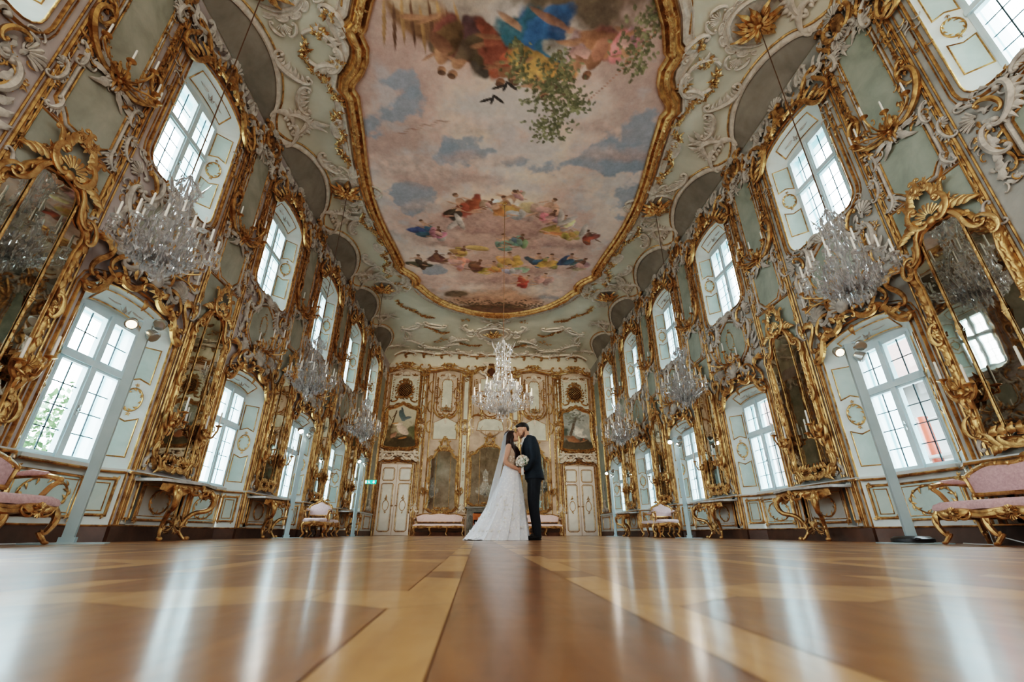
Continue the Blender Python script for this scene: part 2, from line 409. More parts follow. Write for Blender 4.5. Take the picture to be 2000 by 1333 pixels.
# ------------------------------------------------------------------ bay module
def rnd(o, wd, h): return [(o, 0), (o+wd*.12, h*.7), (o+wd*.5, h), (o+wd*.88, h*.7), (o+wd, 0)]
def off(path, d):
    """outline moved outward by d (counter-clockwise path)"""
    m = MB(xyz); m.mould(path, [(d, 0)]); return [(p[0], p[1]) for p in m.v]
def mirrored(pts): return pts + [(-u, v) for u, v in reversed(pts) if abs(u) > 1e-6]
def opening_trim(H):
    p = arch(**H)
    if not H.get('low'): p = p[1:] + [p[0]]      # leave the threshold open
    return p, not H.get('low')
def revealmap(s, H, B):
    """maps (distance into the reveal, height, relief) onto the splayed side s"""
    a, b = H['a'], B['a']; ln = hypot(a-b, DEEP); dx, dw = (b-a)/ln, -DEEP/ln
    return lambda u, v, w: wallmap(s*(a + dx*u - w*DEEP/ln), v, dw*u + w*(a-b)/ln)
bayg, bayr, bayf, bays_, bayd, bayw = MB(), MB(), MB(), MB(), MB(), MB()
for H, B in ((LO, LOb), (UP, UPb)):
    p0, p1 = arch(**H), arch(**B); n = len(p0)
    rng = range(1, n) if not H.get('low') else range(n)
    bayr.add([(p[0],p[1],0) for p in p0] + [(p[0],p[1],-DEEP) for p in p1], [(i,(i+1)%n,n+(i+1)%n,n+i) for i in rng])
    path = p0[1:]+[p0[0]] if not H.get('low') else p0
    cl = bool(H.get('low'))
    for o, wd, h in ((.0,.022,.024),(.075,.032,.036),(.135,.014,.018)): bayg.mould(path, rnd(o,wd,h), cl)
    # shutters' panels on the splayed sides
    z0, z1 = (0.98, 2.42) if H is LO else (4.92, 6.38)
    zm = z0+(z1-z0)*.5
    for s in (-1,1):
        f = revealmap(s, H, B); bayg.M = f; bayf.M = f
        for a, b in ((z0, zm-.24), (zm+.24, z1)):
            q = [(.07,a),(.31,a),(.31,b),(.19,b-.05 if b < zm else b),(.07,b)] if b < zm else [(.07,a),(.19,a+.05),(.31,a),(.31,b),(.07,b)]
            bayf.poly(q, .004); bayg.mould(q, rnd(-.006,.018,.014))
        el = [(.19+.10*cos(t), zm+.15*sin(t)) for t in [2*pi*i/20 for i in range(20)]]
        bayf.poly(el, .004); bayg.mould(el, rnd(-.008,.02,.016))
        for k in range(10):
            t = 2*pi*k/10; bayg.leaf((.19+.105*cos(t), zm+.155*sin(t)), t+pi/2+.5, .06, .03, .006, .012, .6, 3)
        bayg.flower((.19, zm+.19), .03, .005); bayg.flower((.19, zm-.19), .03, .005)
        bayg.tube([(.355,z0-.1,.006),(.355,z1+.06,.006)], .008, 4)
        if H is LO:
            q = [(.07,.30),(.30,.30),(.30,.70),(.07,.70)]; bayf.poly(q,.004); bayg.mould(q, rnd(-.01,.035,.03)); bayg.mould(off(q,-.05), rnd(0,.015,.012))
            for e in q: bayg.spray(e,.03,.03,2,.018,.02,3)
            bayd.M = f; bayd.box(0,.37,0,.17,0,.012); bayd.M = wallmap
            bayg.tube([(0,.175,.012),(.37,.175,.012)], .012, 5)
            bayw.M = f; bayw.box(0,.37,.785,.83,0,.035); bayw.M = wallmap; bayg.tube([(0,.79,.035),(.37,.79,.035)], .014, 5)
    bayg.M = bayf.M = wallmap
    # soffit panel of the arch
    top = (H['spring']+H['rise']); tb = B['spring']+B['rise']; aa = H['a']*.6; ab = B['a']*.6
    def soff(u, v, w): # u across, v = 0 front .. 1 back
        t = H['spring']+H['rise']*max(0,1-(u/H['a'])**2)**.4; b = B['spring']+B['rise']*max(0,1-(u/B['a'])**2)**.4
        return wallmap(u, t+(b-t)*v-w-.006, -DEEP*v)
    bayg.M = bayf.M = soff
    q = [(-aa,.2)]+[(-aa+2*aa*i/8,.2) for i in range(1,9)]+[(aa-2*aa*i/8,.8) for i in range(9)]
    bayg.mould(q, [(-.012,0),(0,.014),(.012,0)])
    bays_.M = soff; bays_.flower((0,.5),.10,.0); bays_.leaf((.1,.5),0,.2,.09,.01,.02); bays_.leaf((-.1,.5),pi,.2,.09,.01,.02); bays_.M = wallmap
    bayg.M = bayf.M = wallmap
# niche below the lower window
bayw.poly([(-.49,0),(.49,0),(.49,.86),(-.49,.86)], -DEEP+.03)
bayd.box(-.48,.48,0,.17,-DEEP+.03,-DEEP+.045); bayg.tube([(-.47,.178,-DEEP+.05),(.47,.178,-DEEP+.05)],.012,5)
bayw.box(-.47,.47,.79,.85,-DEEP,-DEEP+.09); bayg.tube([(-.48,.795,-DEEP+.09),(.48,.795,-DEEP+.09)],.016,5)
n0 = -DEEP+.03
q = [(-.41,.27),(.41,.27),(.41,.70),(-.41,.70)]
bayf.poly(q, n0+.004); bayg.mould(q, rnd(-.01,.03,.028), True, n0); bayg.mould(off(q,-.045), rnd(0,.014,.012), True, n0)
el = [(.29*cos(t),.485+.165*sin(t)) for t in [2*pi*i/28 for i in range(28)]]
bayg.mould(el, rnd(-.01,.022,.02), True, n0)
for k in range(22):
    t = 2*pi*k/22; bayg.leaf((.29*cos(t), .485+.165*sin(t)), t+pi/2+(.7 if k%2 else -.5), .075, .03, n0+.01, .015, .5, 3)
for e in q: bayg.spray(e,.05,.05,3,.02,n0+.02,5)
# long pilaster strips either side of the bay
for s in (-1,1):
    for u0, r in ((.925,.012),(.985,.020),(1.035,.011)):
        bayg.tube([(s*u0,.86,.012),(s*u0,7.12,.012)], r, 6)
    for k in range(38):
        z = 1.0+k*.16; bayg.leaf((s*1.0, z), pi/2-s*.5, .12, .035, .018, .012, s*.7, 3)
    bays_.scroll((s*.96,.90),(s*1.02,1.14),'S',s,.025,.03)
    for z in (3.2, 4.45): bays_.rocaille((s*.93,z-.16),(s*1.0,z+.16),s,.022,.03,.08)
    bayw.box(s*1.0-.09 , s*1.0+.09, .2, .80, 0, .02)
    q = [(s*.95-.045,.27),(s*.95+.045,.27),(s*.95+.045,.72),(s*.95-.045,.72)]
    bayg.mould(q, rnd(-.008,.024,.024), True, .02); bayg.spray((s*.95,.73),.04,.02,2,.018,.03,4); bayg.spray((s*.95,.26),.04,.02,2,.018,.03,4)
# panel between the lower and the upper window
half = [(0,3.36),(.22,3.40),(.42,3.52),(.50,3.62),(.50,3.98),(.46,4.04),(.40,4.05),(.36,4.12),(.33,4.20),(.20,4.27),(.10,4.32),(0,4.36)]
tre = [(u,v) for u,v in half] + [(-u,v) for u,v in reversed(half[1:-1])]
bayf.mat = 1; bayf.poly(tre, .006); bayf.mat = 0
for o, wd, h in ((-.01,.024,.026),(.075,.03,.04)): bayg.mould(tre, rnd(o,wd,h))
bays_.mould(tre, rnd(.018,.055,.034))
el = [(.13*cos(t), 3.92+.21*sin(t)) for t in [2*pi*i/20 for i in range(20)]]
bayg.garland(el+[el[0]], .02, .06, .01); bayg.garland([(0,4.13),(0,4.22)], .025,.05,.01)
for s in (-1,1):
    bays_.rocaille((s*.60,4.05),(s*.42,4.46),-s,.045,.04,.16,'C',-1,10)
    bays_.scroll((s*.62,3.72),(s*.68,4.12),'C',s,.04,.04)
    bays_.rocaille((s*.30,4.44),(s*.04,4.48),s,.03,.04,.12,'C',1)
    bays_.shell((s*.70,4.28),.20,-.6 if s > 0 else pi-1.2,1.8 if s > 0 else pi+.6,7,.01)
    bayg.scroll((s*.50,4.16),(s*.66,4.40),'C',-s,.03,.07)
    bayg.scroll((s*.66,3.5),(s*.70,4.05),'S',s,.02,.03)
    for k in range(5): bays_.leaf((s*(.66+.03*k),3.86-.1*k), pi/2-s*.9-.2*k, .2,.09,.015,.04,s*1.0)
    bayg.spray((s*.80,4.0),.07,.12,5,.028,.02,7); bayg.spray((s*.36,4.52),.10,.04,4,.022,.02,5)
bays_.shell((0,4.34),.20,.25,pi-.25,9,.02)
def scatter(mb, n, u0, u1, v0, v1, ln, wd, w=.012):
    for _ in range(n):
        u, v = RND.uniform(u0,u1), RND.uniform(v0,v1); a = RND.random()*2*pi
        if RND.random() < .45: mb.scroll((u,v),(u+ln*.8*cos(a),v+ln*.8*sin(a)),'C',RND.choice((-1,1)),ln*.085,w+.01,3.4,1.2,14,5,False)
        else: mb.leaf((u,v),a,ln*RND.uniform(.6,1.1),wd,w,ln*.2,RND.uniform(-1.2,1.2),4)
for s in (-1,1):
    scatter(bays_,18,s*.55,s*.84,4.05,4.62,.15,.055); scatter(bays_,12,s*.05,s*.5,4.38,4.56,.12,.05); scatter(bayg,10,s*.55,s*.84,3.3,4.3,.12,.045,.02); scatter(bays_,12,s*.58,s*.84,3.2,4.1,.13,.05); scatter(bays_,16,s*.74,s*.88,6.0,7.1,.13,.05); scatter(bayg,10,s*.76,s*.90,5.6,7.0,.12,.045,.02)
def kitmesh(mb, nm, mats, sm=True): return build(mb, nm, mats, sm)
ME = {}
ME['bay_g'] = kitmesh(bayg,'panel_moulding',M['gold']); ME['bay_r'] = kitmesh(bayr,'window_reveal',M['reveal'])
ME['bay_f'] = kitmesh(bayf,'painted_panel',[M['mint'],M['panelL']],False); ME['bay_s'] = kitmesh(bays_,'stucco_relief',M['stucco'])
ME['bay_d'] = kitmesh(bayd,'skirting',M['base'],False); ME['bay_w'] = kitmesh(bayw,'dado_panel',M['dado'],False)

# ------------------------------------------------------------------ pier module
pg, pf, ps, pw, pd = MB(), MB(), MB(), MB(), MB()
def octa(a, b, v0, v1, c):  # panel with hollowed corners
    return [(-a,v0+c),(-a+c*.55,v0+c*.45),(-b,v0),(b,v0),(a-c*.55,v0+c*.45),(a,v0+c),(a,v1-c),(a-c*.55,v1-c*.45),(b,v1),(-b,v1),(-a+c*.55,v1-c*.45),(-a,v1-c)]
q = octa(.31,.18,4.06,4.94,.15); pf.mat = 1; pf.poly(q,.006)
pg.mould(q, rnd(-.008,.026,.024)); ps.mould(off(q,.022), rnd(0,.045,.03)); pg.mould(off(q,.072), rnd(0,.026,.03))
q = [(-.25,5.24),(-.14,5.12),(.14,5.12),(.25,5.24),(.25,6.86),(.15,6.97),(-.15,6.97),(-.25,6.86)]
pf.poly(q,.006); pg.mould(q, rnd(-.006,.022,.022)); ps.mould(off(q,.02), rnd(0,.03,.022)); pg.mould(off(q,.05), rnd(0,.018,.02))
q = [(-.44,.98),(.44,.98),(.44,3.96),(-.44,3.96)]; pf.poly(q,.004); pg.mould(q, rnd(0,.022,.022)); pg.mould(off(q,.04), rnd(0,.012,.012)); pf.mat = 0
ps.rocaille((-.42,.93),(-.30,1.06),1,.02,.02,.06); ps.rocaille((.42,.93),(.30,1.06),-1,.02,.02,.06)
pf.mat = 0; pf.poly([(-.22,.87),(.22,.87),(.26,.97),(-.26,.97)], .02)
for s in (-1,1):
    pg.tube([(s*.40,6.95,.02),(s*.41,6.3,.02),(s*.41,5.55,.02)], .022, 6)
    pg.garland([(s*.41,6.95),(s*.40,6.4),(s*.42,5.9),(s*.41,5.5)], .036, .10, .03)
    pg.garland([(s*.27,6.85),(s*.26,6.3),(s*.26,5.7)], .018, .09, .012)
    pg.scroll((s*.42,5.62),(s*.10,4.99),'C',-s,.045,.05,3.2,1.15); pg.scroll((s*.43,5.75),(s*.47,5.35),'C',s,.03,.05)
    ps.rocaille((s*.30,5.02),(s*.06,4.90),s,.028,.04,.12); ps.leaf((s*.04,4.92),-pi/2+s*.3,.30,.11,.02,.05,s*.8,6)
    ps.leaf((s*.12,4.95),-pi/2+s*.8,.22,.10,.02,.05,s*.9,5)
    ps.rocaille((s*.42,6.92),(s*.14,7.12),-s,.03,.04,.13); ps.shell((s*.40,7.0),.17,pi/2-1.2,pi/2+1.2,7,.02)
    pg.spray((s*.40,7.08),.08,.06,5,.03,.04,6)
    ps.rocaille((s*.45,4.98),(s*.40,4.70),s,.024,.03,.09); ps.rocaille((s*.45,4.02),(s*.36,4.22),-s,.024,.03,.09)
    for k in range(4): ps.leaf((s*.38,4.92-.04*k), -pi/2-s*(.2+.3*k), .16,.07,.01,.03,-s*.9)
    ps.leaf((s*.22,6.9),-pi/2+s*.4,.3,.09,.01,.04,s); ps.leaf((s*.12,6.95),-pi/2,.22,.09,.01,.04,-s)
    ps.shell((s*.47,4.55),.10,(0 if s>0 else pi)-1.3,(0 if s>0 else pi)+1.3,6,.015)
    pg.spray((s*.47,3.5),.04,.10,5,.022,.015,6); pg.spray((s*.475,4.3),.035,.10,4,.022,.015,6)
    pg.leaf((s*.47,3.3),-pi/2,.2,.07,.01,.03)
for s in (-1,1):
    scatter(ps,22,s*.14,s*.46,6.85,7.25,.17,.06); scatter(ps,9,s*.0,s*.26,4.90,5.06,.14,.05); scatter(ps,8,s*.40,s*.46,4.0,5.3,.10,.045); scatter(pg,14,s*.30,s*.46,6.2,7.2,.13,.05,.03); scatter(pg,12,s*.2,s*.46,4.85,5.6,.13,.05,.03)
ps.shell((0,6.92),.2,pi*.15,pi*.85,9,.02); ps.shell((0,4.98),.17,pi+.3,2*pi-.3,9,.03); pg.flower((0,5.06),.05,.06)
# dado of the pier
pw.box(-.5,.5,.17,.80,0,.02); pw.box(-1.5+.745,1.5-.745,.795,.83,0,.05); pg.tube([(-.755,.80,.05),(.755,.80,.05)],.016,6)
pd.box(-.757,.757,0,.17,0,.045); pg.tube([(-.757,.178,.03),(.757,.178,.03)],.013,5)
for u0,u1 in ((-.40,.40),):
    q = [(u0,.26),(u1,.26),(u1,.72),(u0,.72)]; pf.poly(q,.024); pg.mould(q, rnd(-.012,.034,.03), True, .02); pg.mould(off(q,-.05), rnd(0,.014,.012), True,.02)
    for e in q: pg.spray(e,.04,.04,3,.018,.04,5)
el = [(.20*cos(t),.49+.15*sin(t)) for t in [2*pi*i/24 for i in range(24)]]
pg.mould(el, rnd(-.01,.022,.02), True, .024)
for k in range(18):
    t = 2*pi*k/18; pg.leaf((.20*cos(t), .49+.15*sin(t)), t+pi/2+(.7 if k%2 else -.5), .065, .026, .03, .012, .5, 3)
ME['p_g'] = kitmesh(pg,'panel_moulding',M['gold']); ME['p_f'] = kitmesh(pf,'painted_panel',[M['dado'],M['panelL']],False)
ME['p_s'] = kitmesh(ps,'stucco_relief',M['stucco']); ME['p_w'] = kitmesh(pw,'dado_panel',M['dado'],False); ME['p_d'] = kitmesh(pd,'skirting',M['base'],False)
def place_modules(side, wall):
    pm = M['panelL'] if side < 0 else M['panelR']
    def put(k, nm, u, slot=None):
        o = obj(nm, ME[k], wall, (u,0,0))
        if slot is not None: o.material_slots[slot].link = 'OBJECT'; o.material_slots[slot].material = pm
    for Y in floorY:
        u = Y if side < 0 else -Y
        put('bay_r','window_reveal',u)
        if Y < 0: continue
        put('bay_g','panel_moulding',u); put('bay_f','painted_panel',u,1); put('bay_s','stucco_relief',u); put('bay_d','skirting',u); put('bay_w','dado_panel',u)
        Yp = Y+1.5
        if Yp < 18: 
            up = Yp if side < 0 else -Yp
            for k, nm, sl in (('p_g','panel_moulding',None),('p_f','painted_panel',1),('p_s','stucco_relief',None),('p_w','dado_panel',None),('p_d','skirting',None)): put(k,nm,up,sl)
place_modules(-1, wallL); place_modules(1, wallR)
# the short wall between the last window and the corner
def end_strip(side, wall):
    g, f, s_, w_, d_ = MB(), MB(), MB(), MB(), MB()
    a, b = 18.36, 20.12; c = 19.2
    if side > 0: a, b, c = -b, -a, -c
    d_.box(min(a,b)-.3 if side<0 else a, b if side<0 else b+.3, 0,.17,0,.04); w_.box(a,b,.17,.80,0,.02); w_.box(a-.3,b+.3,.79,.83,0,.05)
    q = [(c-.5,.27),(c+.5,.27),(c+.5,.70),(c-.5,.70)]; f.poly(q,.024); g.mould(q, rnd(-.01,.034,.03), True,.02)
    for e in q: g.spray(e,.06,.05,3,.024,.04,6)
    q = [(c-.42,1.0),(c+.42,1.0),(c+.42,6.9),(c-.42,6.9)]; f.mat = 1; f.poly(q,.005); g.mould(q, rnd(-.01,.035,.035)); g.mould(off(q,.09), rnd(0,.05,.05))
    for e in (-.72,.72): g.tube([(c+e,.86,.02),(c+e,7.1,.02)],.03,6)
    for k in range(30): g.leaf((c-.62,1.1+k*.2),pi/2+.5,.16,.07,.02,.02,.6,3)
    for e in (-1,1):
        s_.rocaille((c+e*.30,.98),(c+e*.08,1.36),-e,.05,.04,.14); s_.scroll((c+e*.42,1.0),(c+e*.16,1.02),'C',-e,.04,.04)
        s_.rocaille((c+e*.36,6.6),(c+e*.1,6.95),-e,.05,.04,.16); s_.rocaille((c+e*.5,4.2),(c+e*.45,4.6),-e,.04,.04,.16)
        for k in range(3): s_.leaf((c,1.55+.16*k),pi/2+e*.9,.16,.08,.02,.03,-e)
    s_.shell((c,1.05),.24,.3,pi-.3,9,.02); s_.tube([(c,1.3,.02),(c,2.1,.02)],.012,5); s_.shell((c,6.75),.3,.2,pi-.2,9,.02)
    pm = M['panelL'] if side<0 else M['panelR']
    for nm, m_, mt in (('panel_moulding',g,M['gold']),('painted_panel',f,[M['dado'],pm]),('stucco_relief',s_,M['stucco']),('dado_panel',w_,M['dado']),('skirting',d_,M['base'])):
        obj(nm, build(m_, nm, mt, nm not in ('painted_panel','dado_panel','skirting')), wall)
end_strip(-1, wallL); end_strip(1, wallR)
# ------------------------------------------------------------------ windows
def window_kit(low):
    fr, sa, br, gl, hd = MB(), MB(), MB(), MB(), MB()
    if low: a, v0, v1, tr = .475, .84, 2.60, 1.96; rows = (4,2)
    else: a, v0, v1, tr = .475, 4.70, 6.46, 5.74; rows = (4,2)
    w0 = -DEEP-.06; w1 = -DEEP
    f = .035
    for r in ((-a,-a+f,v0,v1),(a-f,a,v0,v1),(-a,a,v0,v0+f),(-a,a,v1-f,v1+.12)): fr.box(*r, w0, w1+.01)
    fr.box(-.032,.032,v0,v1,w0+.005,w1+.03); fr.box(-a,a,tr-.036,tr+.036,w0+.005,w1+.035)
    panes = []
    for s in (0,1):
        ua, ub = (-a+f, -.032) if s == 0 else (.032, a-f)
        for (va, vb, nr) in ((v0+f, tr-.036, rows[0]), (tr+.036, v1-f, rows[1])):
            g = .028
            for r in ((ua,ua+g,va,vb),(ub-g,ub,va,vb),(ua,ub,va,va+g),(ua,ub,vb-g,vb)): sa.box(*r, w0+.01, w1+.015)
            m = (ua+ub)/2; br.box(m-.0065,m+.0065,va,vb,w0+.026,w0+.036)
            for k in range(1,nr): z = va+g+(vb-va-2*g)*k/nr; br.box(ua,ub,z-.0052,z+.0052,w0+.026,w0+.036)
            p = MB(); p.add([(ua,va,w0+.03),(ub,va,w0+.03),(ub,vb,w0+.03),(ua,vb,w0+.03)],[(0,1,2,3)]); panes.append(build(p,'pane',M['glass'],False))
    hd.tube([(0,(v0+tr)/2-.06,w1+.03),(0,(v0+tr)/2+.06,w1+.04)],.012,6); hd.ball((0,(v0+tr)/2,w1+.05),.02,6,4)
    # outer casement and the outer wall opening
    ou = MB(); o0 = -DEEP-.24
    for r in ((-a-.05,-a-.01,v0,v1+.1),(a+.01,a+.05,v0,v1+.1),(-a,a,v0-.02,v0+.03),(-a,a,v1,v1+.12)): ou.box(*r,o0-.05,o0)
    ou.box(-a-.10,-a-.04,v0-.1,v1+.3,o0-.25,w0); ou.box(a+.04,a+.10,v0-.1,v1+.3,o0-.25,w0); ou.box(-a-.1,a+.1,v1+.12,v1+.3,o0-.25,w0); ou.box(-a-.1,a+.1,v0-.12,v0-.02,o0-.25,w0)
    k = Kit(); k.part('window_frame', build(fr,'window_frame',M['sash'],False)); k.part('sash', build(sa,'sash',M['sash'],False)); k.part('glazing_bars', build(br,'glazing_bars',M['lead'],False))
    for p in panes: k.part('pane', p)
    k.part('window_handle', build(hd,'window_handle',M['chrome'])); k.part('outer_casement', build(ou,'outer_casement',M['sash'],False))
    return k
WK = (window_kit(True), window_kit(False)); nwin = 0
for side in (-1,1):
    for Y in floorY:
        for k in WK:
            nwin += 1; (p, r) = onwall(side, Y)
            e = bpy.data.objects.new('window_%d' % nwin, None); C.objects.link(e); e.location = p; e.rotation_euler = (0,0,r); struct(e); k.fill(e)
# ------------------------------------------------------------------ ceiling painting and its frame
YC = 9.12
quarter = [(0,15.32),(.5,15.27),(.95,15.13),(1.40,14.90),(1.80,14.62),(2.15,14.25),(2.45,13.83),(2.66,13.38),(2.76,13.30),(2.70,13.05),(2.76,12.80),(2.90,12.56),(3.10,12.36),(3.16,12.22),(3.10,12.06),(3.20,11.2),(3.32,10.4),(3.39,9.7),(3.41,YC)]
rightside = quarter + [(x, 2*YC-y) for x, y in reversed(quarter[:-1])]
outline = list(reversed(rightside)) + [(-x, y) for x, y in rightside[1:-1]]   # counter-clockwise from near end
outline = [(x, y) for x, y in outline]
def inside(px, py, poly):
    r = np.zeros(px.shape, bool); n = len(poly)
    for i in range(n):
        x1,y1 = poly[i]; x2,y2 = poly[(i+1)%n]
        if y1 == y2: continue
        c = ((y1 > py) != (y2 > py)) & (px < (x2-x1)*(py-y1)/(y2-y1)+x1); r ^= c
    return r
NR = np.random.RandomState(5)
def vnoise(x, y, sc, oct_=5, seed=0):
    out = np.zeros(x.shape); amp = 1; tot = 0
    for o in range(oct_):
        rs = np.random.RandomState(seed*31+o); g = rs.rand(256,256); f = sc*2**o
        xi = x*f; yi = y*f; x0 = np.floor(xi).astype(int); y0 = np.floor(yi).astype(int); tx = xi-x0; ty = yi-y0
        tx = tx*tx*(3-2*tx); ty = ty*ty*(3-2*ty); G = lambda a,b: g[a%256, b%256]
        out += amp*((G(x0,y0)*(1-tx)+G(x0+1,y0)*tx)*(1-ty)+(G(x0,y0+1)*(1-tx)+G(x0+1,y0+1)*tx)*ty); tot += amp; amp *= .55
    return out/tot
def sstep(a, b, x): t = np.clip((x-a)/(b-a),0,1); return t*t*(3-2*t)
def mixc(col, c, m): return col*(1-m[...,None]) + np.array(c)*m[...,None]
class Canvas:
    def __init__(s, x, y): s.x, s.y, s.col = x, y, np.zeros(x.shape+(3,)); s.nx = (vnoise(x,y,2.2,4,3)-.5); s.ny = (vnoise(x,y,2.2,4,4)-.5); s.grain = vnoise(x,y,7,4,9)
    def blob(s, c, cx, cy, a, b, rot=0, soft=.25, warp=.35, op=1., shade=.35):
        sel = (np.abs(s.x-cx) < (a+b)*1.7+.1) & (np.abs(s.y-cy) < (a+b)*1.7+.1)
        if not sel.any(): return
        sz = min(a,b); X = s.x[sel]-cx+s.nx[sel]*warp*sz*3; Y = s.y[sel]-cy+s.ny[sel]*warp*sz*3
        u = X*cos(rot)+Y*sin(rot); v = -X*sin(rot)+Y*cos(rot); d = np.sqrt((u/a)**2+(v/b)**2)
        m = (1-sstep(1-soft, 1+soft*.4, d))*op
        sh = 1+shade*(-(u*.5/a+v/b)*.8*s.lit+(s.grain[sel]-.5)*1.6)
        cc = np.array(c)[None,:]*np.clip(sh,.35,1.7)[:,None]
        s.col[sel] = s.col[sel]*(1-m[:,None])+cc*m[:,None]
    lit = 1
    def figure(s, cx, cy, h, up, lean, cloth, skin=(.58,.32,.20), arms=2, rs=None):
        """a small generic draped figure: drapery, trunk, head, limbs; up = +1 head towards +y"""
        r = rs; a = lean
        dx, dy = sin(a), cos(a)*up
        P = lambda t, q=0.: (cx+dx*t*h+dy*q*h, cy+dy*t*h-dx*q*h)
        s.lit = -up
        for k in range(3):
            p = P(r.uniform(-.1,.2), r.uniform(-.3,.3)); s.blob([c*r.uniform(.6,1.15) for c in cloth], *p, h*r.uniform(.28,.45), h*r.uniform(.14,.24), r.uniform(0,3.1), .18, .5, .95, .5)
        for k in range(2):
            p = P(r.uniform(-.25,.0), r.uniform(-.45,.45)); s.blob(skin, *p, h*.22, h*.045, r.uniform(-.6,.6), .3, .5, .85)
        s.blob(skin, *P(.30), h*.19, h*.12, atan2(dy,dx), .2, .25); s.blob(cloth, *P(.12), h*.22, h*.13, r.uniform(0,3), .2, .5)
        for k in range(arms):
            q = r.choice([-1,1]); p = P(.36, q*.2); s.blob(skin, *p, h*.17, h*.034, r.uniform(-.6,.6), .35, .5, .85)
        s.blob(skin, *P(.55), h*.075, h*.07, 0, .2, .1); s.blob((.17,.10,.06), *P(.60), h*.075, h*.05, atan2(-dx,dy), .25, .3)
    def mesh(s, name, m, keep, place):
        ny_, nx_ = s.x.shape; idx = -np.ones(s.x.shape, int)
        cell = keep[:-1,:-1] & keep[1:,:-1] & keep[:-1,1:] & keep[1:,1:]
        used = np.zeros(s.x.shape, bool); used[:-1,:-1] |= cell; used[1:,:-1] |= cell; used[:-1,1:] |= cell; used[1:,1:] |= cell
        idx[used] = np.arange(used.sum()); vx, vy = s.x[used], s.y[used]
        co_ = place(vx, vy); A, B_, C_, D = idx[:-1,:-1][cell], idx[:-1,1:][cell], idx[1:,1:][cell], idx[1:,:-1][cell]
        loops = np.stack([A,B_,C_,D],1).ravel(); nf = len(A)
        me = bpy.data.meshes.new(name); me.vertices.add(len(vx)); me.vertices.foreach_set('co', co_.astype(np.float32).ravel())
        me.loops.add(len(loops)); me.loops.foreach_set('vertex_index', loops.astype(np.int32)); me.polygons.add(nf)
        me.polygons.foreach_set('loop_start', np.arange(0,4*nf,4,dtype=np.int32)); me.polygons.foreach_set('loop_total', np.full(nf,4,np.int32))
        me.update(calc_edges=True); ca = me.color_attributes.new('paint','FLOAT_COLOR','POINT')
        rgba = np.ones((len(vx),4),np.float32); rgba[:,:3] = np.clip(s.col[used],0,1); ca.data.foreach_set('color', rgba.ravel()); me.materials.append(m)
        return me
